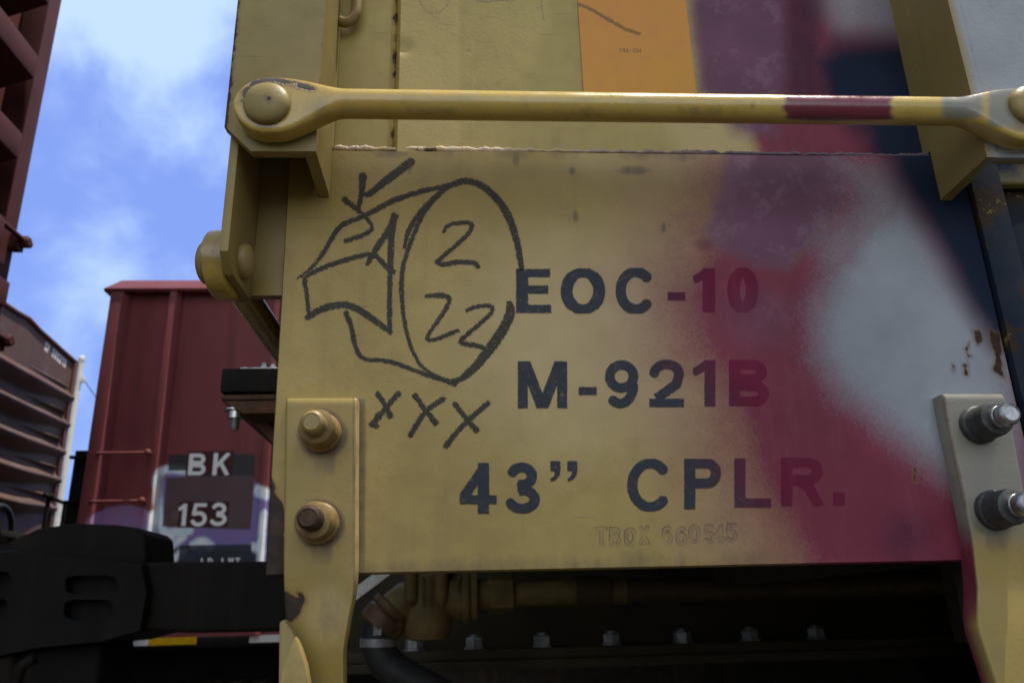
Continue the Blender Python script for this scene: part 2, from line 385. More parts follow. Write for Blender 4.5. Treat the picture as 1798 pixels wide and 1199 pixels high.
    if 'chip' in flags:
        d = t.m('ADD', t.attr('chip'), t.m('MULTIPLY', t.m('SUBTRACT', t.noise(160, 4, .65), .5), 14.0))
        ring = t.mr(d, 7.0, 0.0, 0, .65)
        col = t.mix(ring, col, (.15, .075, .03))
        ch = t.mr(d, .8, -.8)
        rc = t.mix(t.mr(t.noise(90, 4, .7), .4, .68), DRUST, (.06, .036, .024))
        col = t.mix(ch, col, rc)
        height = t.m('ADD', height, t.m('MULTIPLY', ch, -.9)); rgh = t.m('ADD', rgh, t.m('MULTIPLY', ch, .3))
    if worn:      # paint knocked off along sharp corners
        bv = t.n('ShaderNodeBevel', samples=4); bv.inputs[0].default_value = .0022
        g = t.n('ShaderNodeNewGeometry')
        dt = t.n('ShaderNodeVectorMath', operation='DOT_PRODUCT'); t.put(dt.inputs[0], bv.outputs[0]); t.put(dt.inputs[1], g.outputs['Normal'])
        ed = t.m('SUBTRACT', 1.0, dt.outputs['Value'])
        wv = t.m('MULTIPLY', t.mr(ed, .02, .16), t.mr(t.noise(75, 4, .7), .56, .64))
        col = t.mix(t.m('MULTIPLY', wv, .85), col, (.07, .045, .035))
    t.bsdf(col, rgh, 0, height, .0007, .55, gl or spec)
    return M

def simple(name, c1, c2, rough=.5, metal=0., sc=12, bump=.3, bsc=120, bd=.001, streaks=0.0, sc3=(.05, .04, .035), spec=.22, lines=None):
    M, t = mat(name)
    col = t.mix(t.mr(t.noise(sc, 5, .6), .32, .7), c1, c2)
    if streaks:
        col = t.mix(t.mr(t.noise(1, 5, .65, t.scale((sc * 2.2, sc * 2.2, sc * .12))), .52, .74, 0, streaks), col, sc3)
    col = t.mix(t.mr(t.noise(sc * 9, 3, .6), .6, .78, 0, .35), col, tuple(q * .5 for q in c1))
    h = t.m('ADD', t.noise(bsc, 4, .6), t.m('MULTIPLY', t.noise(bsc * .12, 3, .5), 1.5))
    t.bsdf(col, t.mr(t.noise(sc * 2, 3), .3, .75, rough - .08, rough + .12), metal, h, bd, bump, spec)
    return M

PLATE = car_paint("sill_paint", ('ink', 'crayon', 'scratch', 'grime', 'haze_and_light', 'mist', 'maroon', 'purple', 'white', 'navy', 'chip'), worn=False)
WALL = car_paint("wall_paint", ('faint', 'haze_and_light', 'maroon', 'purple', 'white', 'navy', 'chip'), worn=False, c1=(.36, .275, .082), c2=(.30, .225, .064))
YP = car_paint("yellow_paint", c1=(.275, .205, .068), c2=(.235, .17, .055))  # yellow darkened so the stiles imitate lens falloff at the frame's edge
YPC = car_paint("yellow_paint_chipped", ('chip', 'maroon', 'white', 'palewhite'), c1=(.275, .21, .072), c2=(.235, .175, .058))  # same darkened yellow, with the lens falloff put into the colour
ROD = car_paint("handhold_paint", ('chip', 'grime', 'maroon', 'white'), worn=False, rough=.22, c1=(.5, .35, .085), c2=(.42, .28, .06), spec=.6)
BOLTY = car_paint("bolt_paint", (), c1=(.31, .22, .068), c2=(.22, .15, .05), dirt=1.8, rough=.4, spec=.4)
YDARK = car_paint("grimy_yellow_paint", (), dirt=2.0, c1=(.24, .16, .045), c2=(.15, .1, .035), rough=.6)
STEEL = simple("bright_steel", (.5, .5, .52), (.3, .3, .31), .34, .9, 60, .3, 400)
GSTEEL = simple("dull_steel", (.24, .24, .25), (.12, .12, .115), .45, .35, 60, .4, 300)
IRON = simple("black_cast_iron", (.0055, .0055, .006), (.010, .0085, .0075), .75, 0, 9, .5, 160, .002, .4, (.03, .02, .014), .1)
FRAME = simple("underframe_grime", (.025, .019, .012), (.013, .011, .009), .75, 0, 9, .5, 120, .002, .5, (.07, .04, .02))
RUSTM = simple("rusty_steel", (.11, .05, .025), (.04, .025, .018), .8, 0, 30, .6, 300, .001)
RUBBER = simple("black_rubber", (.014, .014, .015), (.022, .021, .02), .55, 0, 40, .3, 300)
OX = simple("oxide_red_paint", (.105, .024, .027), (.07, .019, .022), .5, 0, 3, .25, 60, .002, .35, (.035, .014, .014))
OXL = simple("oxide_red_frame_paint", (.2, .052, .054), (.15, .04, .042), .45, 0, 3, .25, 60, .002, .25, (.05, .02, .02))
OXN = simple("dull_oxide_paint", (.078, .017, .016), (.058, .014, .0135), .72, 0, 3, .25, 60, .002, .3, (.03, .014, .014))
BOXR = simple("weathered_boxcar_red", (.135, .05, .042), (.085, .038, .034), .6, 0, 4, .3, 60, .002, .3, (.05, .028, .024))

# ================================================================== ground and tracks
GR, t = mat("ballast")
v = t.n('ShaderNodeTexVoronoi'); t.put(v.inputs['Vector'], t.obj()); v.inputs['Scale'].default_value = 22
col = t.mix(t.mr(t.noise(40, 3), .3, .7), (.036, .034, .03), (.075, .069, .058))
col = t.mix(t.mr(t.noise(.6, 4), .4, .7), col, (.04, .036, .03))
t.bsdf(col, .9, 0, v.outputs['Distance'], .04, 1.0)
bm = bmesh.new(); s_ = 900
vs = [bm.verts.new((x, y, -.24)) for x, y in ((-s_, -s_), (s_, -s_), (s_, s_), (-s_, s_))]; bm.faces.new(vs)
g = from_bm("ground", bm, GR); tag(g, kind='structure')
def rails(yc):
    bm = bmesh.new()
    for s in (-.7175, .7175):
        y = yc + s
        pr = [(-.035, 0), (.035, 0), (.036, -.035), (.01, -.045), (.009, -.125), (.07, -.14), (.07, -.152), (-.07, -.152), (-.07, -.14), (-.009, -.125), (-.01, -.045), (-.036, -.035)]
        prism(bm, [Vector((-40, y + a, b)) for a, b in pr], (80, 0, 0))
    for k in range(-40, 40): box(bm, (k * .55, yc - 1.3, -.3), (k * .55 + .22, yc + 1.3, -.153))
    o = from_bm("track", bm, RUSTM); tag(o, kind='structure')
rails(2.07); rails(7.15)

# ================================================================== yellow boxcar (the close one)
Yw, Yp, Yf, Yr = .533, .525, .466, .4565
car = empty("boxcar", (7.2, 2.07, 0))
tag(car, "yellow boxcar with black lettering, crayon drawing and maroon and white spray paint", "boxcar")
XL = at(475, 640, Yp).x

# ---- lower panel (side sill) with lettering, crayon and spray
zt = at(1050, 268, Yp).z; zb = at(1050, 1000, Yp).z; XR = at(1752, 560, Yp).x
TL, TR, BR_, BL = at(508, 262, Yp), Vector((XR, Yp, zt)), Vector((XR, Yp, zb)), at(466, 1011, Yp)
def plate_y(X, Z):
    f = np.zeros(X.shape)
    f += .0006 * np.sin(X * 17 + 1) * np.cos(Z * 13) + .0004 * np.sin(X * 41 + Z * 23)
    return f
NX, NY = 590, 330
plate = grid_panel("lower_panel", TL, TR, BR_, BL, NX, NY, .010, PLATE, car, plate_y)
x, y = wpx(plate)
ink = np.full(x.shape, 1e3)
for ch, x0, x1, y0, y1 in [('E', 906, 968, 472, 550), ('O', 984, 1063, 471, 551), ('C', 1079, 1151, 470, 551), ('-', 1172, 1203, 513, 528), ('1', 1217, 1256, 471, 548), ('0', 1277, 1331, 470, 549),
                          ('M', 909, 996, 634, 717), ('-', 1016, 1048, 679, 694), ('9', 1062, 1121, 632, 717), ('2', 1140, 1201, 631, 715), ('1', 1216, 1257, 632, 714), ('B', 1280, 1351, 632, 713),
                          ('4', 807, 872, 812, 902), ('3', 888, 948, 811, 902), ('\u201d', 966, 1014, 809, 846),
                          ('C', 1100, 1180, 805, 898), ('P', 1201, 1267, 805, 894), ('L', 1289, 1354, 804, 891), ('R', 1371, 1449, 803, 888), ('.', 1462, 1483, 864, 887)]:
    tv, th = (21.5, 15.0) if y0 < 600 else ((19.5, 15.5) if y0 < 720 else (20.0, 16.5))
    ink = np.minimum(ink, glyph(x, y, ch, x0, y0, x1, y1, tv, th))
set_attr(plate, 'ink', ink)
def Z5(*p): return [(480 + a * .37538, 250 + b * .37538) for a, b in p]
def Z6(*p): return [(440 + a * .44944, 660 + b * .44944) for a, b in p]
cr = np.full(x.shape, 1e3)
def stroke(pts, wd, sm=True):
    global cr
    pts = chaikin(pts) if sm else pts
    wd = [q * 1.22 for q in wd]
    k = len(pts); ws = wd if np.isscalar(wd) else np.interp(np.linspace(0, 1, k), np.linspace(0, 1, len(wd)), wd)
    cr = np.minimum(cr, sd_stroke(x, y, pts, ws, False))
stroke(Z5((112, 637), (185, 585), (245, 500), (285, 430), (318, 383), (420, 350), (550, 275), (690, 230), (815, 203)), [3, 5, 8, 8, 8, 9, 8, 6])
stroke(Z5((155, 628), (200, 600), (300, 560), (450, 520), (480, 530), (535, 590), (560, 605)), [6, 8, 8, 8, 9])
stroke(Z5((440, 568), (480, 500), (540, 410), (570, 350)), [7, 10, 11])
stroke(Z5((565, 345), (553, 420), (548, 520), (545, 650), (543, 780), (545, 890)), [11, 11, 10, 8, 8, 7])
stroke(Z5((145, 640), (158, 720), (167, 815)), [8, 7, 6])
stroke(Z5((160, 818), (230, 775), (330, 755), (400, 780), (470, 830), (545, 885)), [9, 11, 11, 10, 8])
stroke(Z5((340, 800), (365, 860), (380, 950), (415, 1020), (540, 1018), (640, 1060), (720, 1088), (850, 1130)), [9, 8, 7, 7, 7, 8])
stroke(Z5((418, 158), (415, 230), (398, 312)), [12, 9, 6]); stroke(Z5((645, 92), (560, 155), (500, 200), (450, 245), (425, 243)), [12, 13, 10, 6])
stroke(Z5((335, 270), (400, 320), (445, 365), (468, 398), (440, 428), (340, 462)), [10, 7, 6, 7, 8])
stroke(Z5((790, 225), (700, 310), (635, 400), (612, 490)), [6, 8, 8, 5])
stroke(Z5((820, 205), (890, 178), (960, 192), (1030, 245), (1085, 315), (1122, 400), (1148, 500), (1160, 588)), [9, 10, 11, 12, 10, 9])
stroke(Z5((1105, 752), (1112, 800), (1070, 885), (1010, 970), (930, 1070), (850, 1125), (780, 1105), (700, 1060), (652, 985), (620, 880), (603, 770), (597, 650), (612, 550), (650, 450), (690, 350), (745, 268), (820, 203)),
       [9, 14, 15, 16, 13, 9, 7, 6, 6, 6, 7, 8, 7, 7, 8, 9, 9])
stroke(Z5((797, 418), (812, 388), (870, 375), (935, 378), (925, 415), (860, 480), (763, 558)), [5, 7, 7, 7]); stroke(Z5((763, 560), (790, 576), (860, 558), (945, 562), (958, 585)), [7, 8, 8, 6])
stroke(Z5((716, 720), (780, 714), (828, 725), (815, 770), (760, 850), (712, 915), (735, 932), (860, 882)), [6, 9, 8, 7, 6, 7, 7])
stroke(Z5((905, 787), (960, 763), (1028, 765), (1020, 802), (950, 862), (868, 930), (890, 945), (960, 950), (1005, 972)), [6, 7, 7, 8, 8])
for a in (((498, 72), (525, 110), (545, 155)), ((577, 70), (540, 110), (510, 150), (475, 190)), ((500, 150), (475, 190), (490, 195)), ((643, 78), (680, 130), (722, 182)), ((752, 90), (690, 130), (655, 180), (625, 230)),
          ((800, 112), (840, 165), (882, 212)), ((925, 108), (850, 175), (800, 225), (765, 272))):
    stroke(Z6(*a), [9, 8, 10])
set_attr(plate, 'crayon', cr)
sc = np.full(x.shape, 1e3); gx = 1046
for i, (ch, a, b) in enumerate([('T', 1046, 1066), ('B', 1070, 1090), ('O', 1096, 1117), ('X', 1121, 1141), ('6', 1162, 1181), ('6', 1187, 1206), ('0', 1209, 1230), ('5', 1236, 1254), ('4', 1253, 1273), ('5', 1275, 1294)]):
    y0 = 925 - i * .7 + (i % 3) * 1.2
    sc = np.minimum(sc, glyph(x, y, ch, a, y0, b, y0 + 33, 6.2, 5.6))
set_attr(plate, 'scratch', sc)
mar = sd_poly(x, y, [(1300, 200), (1275, 350), (1228, 430), (1192, 520), (1212, 600), (1262, 680), (1290, 760), (1312, 840), (1362, 920), (1420, 1020), (1900, 1060), (1900, 200)])
set_attr(plate, 'maroon', np.clip((185 + 22 * np.sin(y / 41) - mar) / (245 + 22 * np.sin(y / 41)), 0, 1) ** 2.1)
set_attr(plate, 'mist', soft(mar, 300, 20))
set_attr(plate, 'haze_and_light', np.maximum(soft(np.hypot((x - 1020) / 1.15, y - 600) - 130, 270, -130), soft(sd_poly(x, y, [(980, 235), (1300, 235), (1300, 300), (1010, 300)]), 60, -30) * .55))  # paler middle painted in for lens falloff; the top strip is overspray
pur = sd_poly(x, y, [(1285, 240), (1470, 240), (1482, 345), (1442, 412), (1385, 474), (1330, 462), (1268, 440), (1240, 410), (1266, 330)])
d2 = np.minimum(soft(pur, 26, -22), 1)
d2 = np.maximum(d2, soft(np.hypot((x - 1340) / 1.5, (y - 560)) - 50, 50, -50) * .5)
set_attr(plate, 'purple', d2)
wh = sd_poly(x, y, [(1500, 400), (1590, 330), (1640, 400), (1690, 490), (1770, 600), (1800, 700), (1800, 880), (1700, 870), (1640, 830), (1560, 760), (1480, 700), (1430, 630), (1425, 545), (1462, 470)])
wh2 = sd_poly(x, y, [(1480, 290), (1570, 300), (1640, 400), (1560, 480), (1450, 480), (1440, 420), (1500, 350)])
set_attr(plate, 'white', np.maximum(soft(wh, 70, -90), .6 * soft(wh2, 75, -60)))
nv = sd_poly(x, y, [(1535, 200), (1575, 300), (1612, 365), (1668, 460), (1712, 550), (1745, 600), (1850, 590), (1850, 200)])
set_attr(plate, 'navy', np.maximum(soft(nv, 58, -44), .42 * soft(np.hypot(x - 1590, (y - 940) / 1.0) - 40, 60, -40)))
cp = sd_poly(x, y, [(455, 838), (477, 838), (484, 855), (483, 866), (494, 885), (499, 905), (499, 1030), (450, 1030)])
for P in ([(1706, 580), (1722, 578), (1727, 598), (1716, 606)], [(1692, 612), (1703, 600), (1700, 620), (1706, 626), (1698, 628)], [(1690, 640), (1700, 636), (1701, 660), (1694, 660)], [(1736, 578), (1756, 584), (1764, 664), (1742, 650), (1748, 628), (1738, 600)], [(1604, 822), (1610, 822), (1610, 848), (1603, 846)], [(1672, 640), (1677, 642), (1675, 655)]):
    cp = np.minimum(cp, sd_poly(x, y, P) + 2)
cp = np.minimum(cp, np.abs(sd_stroke(x, y, [(1385, 476), (1412, 440), (1440, 400), (1462, 372), (1482, 345)], 1.0, False)) + 3.2)
for xx, yy in ((822, 88), (655, 352), (1000, 385), (1175, 395), (1255, 425)): cp = np.minimum(cp, np.hypot((x - xx) * 1.5, y - yy) + 2.5)
set_attr(plate, 'chip', cp)

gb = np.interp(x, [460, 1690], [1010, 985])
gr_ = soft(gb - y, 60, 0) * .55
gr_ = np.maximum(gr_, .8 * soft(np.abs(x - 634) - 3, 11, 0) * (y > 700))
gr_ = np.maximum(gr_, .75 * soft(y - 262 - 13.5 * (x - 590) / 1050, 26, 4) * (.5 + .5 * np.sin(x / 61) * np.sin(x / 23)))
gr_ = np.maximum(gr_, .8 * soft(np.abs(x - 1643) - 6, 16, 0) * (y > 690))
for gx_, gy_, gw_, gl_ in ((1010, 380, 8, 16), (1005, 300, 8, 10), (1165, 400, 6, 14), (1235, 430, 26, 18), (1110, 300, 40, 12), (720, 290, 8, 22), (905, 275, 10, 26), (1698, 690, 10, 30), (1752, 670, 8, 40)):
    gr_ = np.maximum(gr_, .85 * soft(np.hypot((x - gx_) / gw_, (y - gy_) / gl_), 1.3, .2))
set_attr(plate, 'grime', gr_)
# ---- side wall above it
Zt = 4.55; XE = 14.6
bm_pts = lambda X, Z: Vector((X, Yw, Z))
x600, x690, x820 = at(600, 130, Yw).x, at(692, 130, Yw).x, at(820, 130, Yw).x
def wall_y(X, Z):
    f = np.interp(X, [XL - .1, x690 - .004, x690, x690 + .004, x820 - .006, x820 + .006, 9], [-.001, -.001, .0015, -.0065, -.0002, 0, 0])
    f = f + .0006 * np.sin(X * 23 + 2) * np.sin(Z * 19 + 1) + .0004 * np.sin(X * 47) * np.sin(Z * 37)
    for (dx, dz, r, h) in ((706, 90, .006, .0022), (800, 330, .03, .0), (1000, 30, .02, .0008)):
        p = at(dx, dz, Yw); f = f + h * np.exp(-((X - p.x) ** 2 + (Z - p.z) ** 2) / r ** 2)
    return f
XWR = at(1800, 200, Yw).x + .12
wall = grid_panel("side_wall", bm_pts(XL + .002, 1.62), bm_pts(XWR, 1.62), bm_pts(XWR, zt - .02), bm_pts(XL + .002, zt - .02), 480, 270, .006, WALL, car, wall_y)
x, y = wpx(wall)
set_attr(wall, 'maroon', np.maximum(soft(sd_poly(x, y, [(1190, -700), (1205, 0), (1224, 165), (1262, 200), (1310, 240), (1330, 300), (2100, 300), (2100, -700)]), 16, -36), 0))
set_attr(wall, 'purple', soft(sd_poly(x, y, [(1200, -700), (1208, 0), (1226, 165), (1290, 235), (1360, 240), (1385, 120), (1378, 0), (1370, -700)]), 28, -30) * .95)
set_attr(wall, 'haze_and_light', soft(np.abs(sd_poly(x, y, [(1200, -700), (1224, 165), (1250, 280), (1700, 280), (1700, -700)])), 160, 0) * .7)
set_attr(wall, 'white', soft(sd_poly(x, y, [(1440, -500), (1440, 10), (1470, 62), (1560, 75), (1700, 85), (1700, -500)]), 50, -50) * .66)
nw = sd_poly(x, y, [(1432, 110), (1470, 78), (1620, 72), (1690, 60), (1800, 60), (1800, 320), (1545, 320), (1520, 240), (1450, 180)])
set_attr(wall, 'navy', np.maximum(soft(nw, 62, -52), .55 * soft(np.abs(x - 1412) - 30, 34, -20) * (y < 200)))
cp = np.abs(x - (693 - (y - 100) * .03)) * 1.15 - 1.0 + 3.5 * np.sin(y / 19) * np.sin(y / 7.3)
cp = np.maximum(cp + 2.5, 0) - 3.6
for xx, yy, s in ((822, 88, 1.3), (617, 52, 2), (668, 132, 2), (694, 110, 2)): cp = np.minimum(cp, np.hypot((x - xx) * s, y - yy) - 1)
set_attr(wall, 'chip', cp + 1.5)
fa = np.full(x.shape, 1e3)
for P, wd in (([(728, -30), (738, 10), (755, 26), (775, 22), (792, 0), (796, -30)], 4), ([(825, -10), (840, 4), (870, 2), (905, 0)], 5), ([(948, -10), (955, 36)], 4), ([(1245, 40), (1258, 90), (1285, 125), (1320, 140)], 3), ([(1290, 60), (1285, 90), (1300, 110)], 2)):
    fa = np.minimum(fa, sd_stroke(x, y, chaikin(P), wd, False) + 1)
set_attr(wall, 'faint', fa)
# ---- the rest of the body
boxes("body", [((XL + .004, .545, 1.30), (XE, 3.62, Zt)), ((XWR, Yw + .001, 1.0), (XE, .5449, Zt)), ], YP, car, bw=.006)
# post strip right of the lower panel
ps = boxes("door_track", [((XR + .0015, Yp - .004, zb - .01), (XR + .026, Yp + .02, zt + .02)), ((XR + .03, Yp + .02, zb), (XR + .089, Yp + .03, zt + .02))], None, car, bw=.001)
DK, t = mat("navy_over_flaking_yellow")
col = t.mix(t.mr(t.noise(30, 4), .4, .6), (.012, .018, .032), (.02, .024, .034))
fl = t.noise(26, 5, .65)
col = t.mix(t.mr(fl, .56, .6), col, (.035, .024, .018)); col = t.mix(t.mr(fl, .66, .70), col, (.16, .12, .055))
t.bsdf(col, .7, 0, t.noise(200, 3), .0005, .3, .08)
ps.data.materials.append(DK)
boxes("door_panel", [((XR + .0895, Yp + .0005, zb), (XE, Yw, zt + .02))], DK, car, bw=0)
# ---- weld bead on the lap joint
bm = bmesh.new(); P = []; rr = []
for i in range(700):
    u = 588 + (1660 - 588) * i / 699; i = i * .4571; yy = 262 + 13.5 * (u - 590) / 1050
    q = at(u, yy - 1.5, Yp + .0035); n1 = mnoise.noise(Vector((i * .21, 0, 0))); n2 = mnoise.noise(Vector((i * .05, 5, 0)))
    P.append(q + Vector((0, 0, .0008 * n1))); n3 = mnoise.noise(Vector((i * .9, 9, 0))); rr.append(max(.0007, .0014 + .0009 * n1 + .0011 * n2 + .0006 * n3 + .0009 * math.exp(-((u - 790) / 90) ** 2)))
tube(bm, P, rr, 9)
BEAD, t = mat("lap_sealant")
ox = t.n('ShaderNodeSeparateXYZ'); t.put(ox.inputs[0], t.obj())
col = t.mix(t.mr(t.noise(60, 3), .4, .6), (.5, .38, .2), (.46, .36, .32))
col = t.mix(t.mr(t.noise(45, 4, .7), .6, .66), col, (.05, .035, .03))
col = t.mix(t.mr(ox.outputs[0], .02, .2), col, (.12, .09, .11))
t.bsdf(col, .55, 0, t.noise(400, 4, .6), .001, .6)
from_bm("weld_bead", bm, BEAD, car, smooth=True)

# ---- reflective tape
ZC = at(1120, 100, Yw)
TL_, TR_ = at(1013, 0, Yw), at(1203, 0, Yw); bl, br = at(1026, 176, Yw), at(1224, 176, Yw)
xa, xb = (TL_.x + bl.x) / 2, (TR_.x + br.x) / 2
MT, t = mat("reflective_tape")
gr = t.mr(t.noise(9, 3, .5), .35, .7)
col = t.mix(gr, (.56, .235, .05), (.5, .25, .025)); col = t.mix(t.mr(t.noise(60, 4, .6), .5, .8, 0, .4), col, (.4, .18, .08))
col = t.mix(t.mr(t.noise(1300, 2, .6), .62, .78, 0, .4), col, (.2, .1, .05))
d = t.m('ADD', t.attr('ink'), t.m('MULTIPLY', t.m('SUBTRACT', t.noise(900, 2), .5), 1.2)); col = t.mix(t.mr(d, .7, -.7, 0, .8), col, (.09, .05, .02))
d = t.m('ADD', t.attr('faint'), t.m('MULTIPLY', t.m('SUBTRACT', t.noise(600, 3, .7), .5), 9)); col = t.mix(t.mr(d, 1.5, -1.5, 0, .7), col, (.07, .055, .03))
t.bsdf(col, .38, 0, t.noise(700, 2), .0003, .4)
tape = grid_panel("reflective_tape", Vector((xa, Yw - .0008, 1.45)), Vector((xb, Yw - .0008, 1.45)), Vector((xb, Yw - .0008, at(1120, 176, Yw).z)), Vector((xa, Yw - .0008, at(1120, 176, Yw).z)), 110, 300, .0045, MT, wall, lambda X, Z: .0006 * np.sin(X * 23 + 2) * np.sin(Z * 19 + 1) - .0006, edge=.0002)
x, y = wpx(tape); ik = np.full(x.shape, 1e3)
for i, ch in enumerate("FRA-224"):
    if ch == '-': ik = np.minimum(ik, sd_rect(x, y, 1088 + i * 5.6, 88.5, 1091.5 + i * 5.6, 90)); continue
    ik = np.minimum(ik, glyph(x, y, ch, 1088 + i * 5.6, 85.5, 1092.6 + i * 5.6, 93, 1.5))
set_attr(tape, 'ink', ik); set_attr(tape, 'faint', sd_stroke(x, y, [(1017, 8), (1040, 18), (1070, 36), (1098, 52), (1122, 60)], 6, False))

# ---- ladder stiles (angle irons), left and right
def stile(xl_px, xr_px, leg_left, parent, fmat, chips=None):
    pass
fl_l, fl_r = at(393, 222, Yf).x, at(563, 130, Yf).x
leg_t = .0085
bm = bmesh.new()
pts = [at(394, 222, Yf), at(440, 266, Yf), at(556, 266, Yf)]
pts = [Vector((fl_l, Yf, pts[0].z)), pts[1], Vector((fl_r, Yf, pts[2].z)), Vector((fl_r, Yf, 2.3)), Vector((fl_l, Yf, 2.3))]
prism(bm, pts, (0, .0085, 0)); bev(bm, .0012, 2)
zf, zbk = at(552, 266, Yf).z, at(572, 341, Yp - .006).z
b2 = bmesh.new()
Lp = [Vector((fl_r - leg_t, Yf + .0086, zf)), Vector((fl_r - leg_t, Yp - .007, zbk + .001)), Vector((fl_r - leg_t, Yp - .001, zbk)), Vector((fl_r - leg_t, Yp - .001, zt + .003)), Vector((fl_r - leg_t, Yw + .003, zt + .003)), Vector((fl_r - leg_t, Yw + .003, 2.3)), Vector((fl_r - leg_t, Yf + .0086, 2.3))]
prism(b2, Lp, (leg_t, 0, 0)); bev(b2, .0012, 2)
tmp = bpy.data.meshes.new("x"); b2.to_mesh(tmp); b2.free(); bm.from_mesh(tmp)
st1 = from_bm("ladder_stile", bm, YPC, car, smooth=35)
x, y = wpx(st1)
for n_ in ('maroon', 'white'): set_attr(st1, n_, np.zeros(x.shape))
set_attr(st1, 'chip', np.minimum(np.hypot(x - 402, y - 224) - 9, np.minimum(np.abs(x - 564) + 3.5 + 4 * np.sin(y / 17) + 3 * np.sin(y / 5.1), np.hypot((x - 552) * .6, y - 145) - 3)))
# right stile, mirrored: leg on its left, flange to the right
rl = at(1664, 0, Yf).x; rr_ = rl + (fl_r - fl_l)
sf = grid_panel("ladder_stile", Vector((rl + leg_t, Yf, 1.62)), Vector((rr_, Yf, 1.62)), Vector((rr_, Yf, zf)), Vector((rl + leg_t, Yf, zf)), 40, 200, .0085, YPC, car, edge=.0003)
bm = bmesh.new(); bm.from_mesh(sf.data)
prism(bm, [Vector((rl, q.y if i_ not in (0, len(Lp) - 1) else Yf + .0001, q.z)) for i_, q in enumerate(Lp)], (leg_t, 0, 0))
prism(bm, [Vector((rl, Yf, 1.6201)), Vector((rr_, Yf, 1.6201)), Vector((rr_, Yf, 2.3)), Vector((rl, Yf, 2.3))], (0, .0085, 0))
bmesh.ops.recalc_face_normals(bm, faces=bm.faces); bm.to_mesh(sf.data); bm.free()
n_ = len(sf.data.vertices); co = np.empty(n_ * 3, np.float32); sf.data.vertices.foreach_get('co', co); co = co.reshape(-1, 3)
x, y = wpx(sf); onf = (co[:, 1] < Yf + .004)
set_attr(sf, 'white', onf * soft(-(x - (1672 + y * .24)), 12, -12)); set_attr(sf, 'maroon', np.zeros(n_)); set_attr(sf, 'chip', np.where(onf, np.abs(x - (1664 + y * .235)) + 1, 40))

# ---- ladder rung: forged rod with flattened eyes
def forged(name, P0, P1, r, eye_h, eye_d, eye_len, side, parent, m, nseg=260, drop=0.0):
    """rod along P0->P1 (eye centres); eyes flatten along 'side' direction"""
    P0, P1 = Vector(P0), Vector(P1); d = (P1 - P0); L = d.length; d.normalize()
    sv = Vector(side); sv = (sv - d * sv.dot(d)).normalized(); hv = d.cross(sv)
    bm = bmesh.new(); n = 28; rings = []
    ss = []; s = -eye_h
    k = 22
    ss = [-eye_h * math.cos(math.pi / 2 * i / k) for i in range(k)]
    ss += list(np.linspace(0, eye_len * 1.4, 30)) ; ss += list(np.linspace(eye_len * 1.4, L - eye_len * 1.4, nseg))[1:-1]
    ss += list(L - np.array(list(np.linspace(0, eye_len * 1.4, 30))))[::-1] + [L + eye_h * math.cos(math.pi / 2 * i / k) for i in range(k)][::-1]
    for s in ss:
        q = min(s, L - s)
        if q < 0: h = math.sqrt(max(eye_h ** 2 - q * q, 1e-9)); dd = eye_d; back = 1
        else:
            u = min(max((q - eye_h * .25) / (eye_len - eye_h * .25), 0), 1); u = u * u * (3 - 2 * u)
            h = eye_h * (1 - u) + r * u; dd = eye_d * (1 - u) + r * u; back = 1 - u
        e = 2 + 4.5 * back
        ring = []
        for j in range(n):
            a = 2 * math.pi * j / n; ca, sa = math.cos(a), math.sin(a)
            ring.append(bm.verts.new(P0 + Vector((0, 0, -drop * back)) + d * s + hv * (h * math.copysign(abs(ca) ** (2 / e), ca)) + sv * (dd * math.copysign(abs(sa) ** (2 / e), sa))))
        rings.append(ring)
    for A, B in zip(rings[:-1], rings[1:]):
        for j in range(n): bm.faces.new((A[j], A[(j + 1) % n], B[(j + 1) % n], B[j]))
    bm.faces.new(rings[0][::-1]); bm.faces.new(rings[-1])
    return from_bm(name, bm, m, parent, smooth=55)
eL = at(473, 203, Yr); eR = at(1797, 214, Yr)
zr = at(640, 184, Yr).z; zr2 = at(1660, 197, Yr).z
eL.z = zr + .0003; eR.z = zr2 + .0003
rung = forged("ladder_rung", eL, eR, .0098, .0213, .0082, .050, (0, -1, 0), car, ROD, drop=.0055)
RC = [Vector((eL.x, Yr - .009, eL.z - .0055)), Vector((eR.x, Yr - .009, eR.z - .0055))]
x, y = wpx(rung)
set_attr(rung, 'maroon', soft(np.abs(x - 1472 + 2.5 * np.sin(y / 7)) - 92 + 3 * np.sin(y / 3.1), 12, -10) * soft(y - (212 - ((x - 1472) / 60) ** 2), 4, -4) * 1.2)
set_attr(rung, 'white', np.maximum(soft(np.abs(x - 1690) - 36, 14, -14) * soft(y - 208, 8, -8), soft(-(x - 1735), 10, -10) * soft(y - 222, 10, -8)))
cp = np.minimum.reduce([np.hypot(x - 1322, y - 185) - 3, np.hypot((x - 640) * .4, y - 188) + 1.5, np.hypot((x - 790) * .2, y - 196) + 2, np.hypot((x - 1073) * .8, y - 168) - .5, np.hypot((x - 1155) * .6, y - 164) + 1, np.hypot((x - 1298) , y - 199) + .5, np.hypot((x - 560) * .5, y - 214) + 1, np.hypot((x - 730) * .12, y - 188) + 2.5, np.hypot((x - 690) * .5, y - 160) + 1.5])
cp = np.minimum(cp, sd_stroke(x, y, [(424, 178), (430, 160), (444, 146), (468, 139), (505, 145), (548, 156)], 11, False))
rg = np.zeros(x.shape)
for q_ in ((467, 182), (1795, 190)): rg = np.maximum(rg, .95 * soft(np.hypot(x - q_[0], y - q_[1]) - 39, 11, -2))
rg = np.maximum(rg, .55 * soft(np.hypot((x - 560) / 40, (y - 190) / 30), 1.3, .2))
for q_ in (760, 1020, 1240): rg = np.maximum(rg, .5 * soft(np.hypot((x - q_) / 70, (y - 196) / 14), 1.4, .2))
set_attr(rung, 'grime', rg)
set_attr(rung, 'chip', cp + 2)
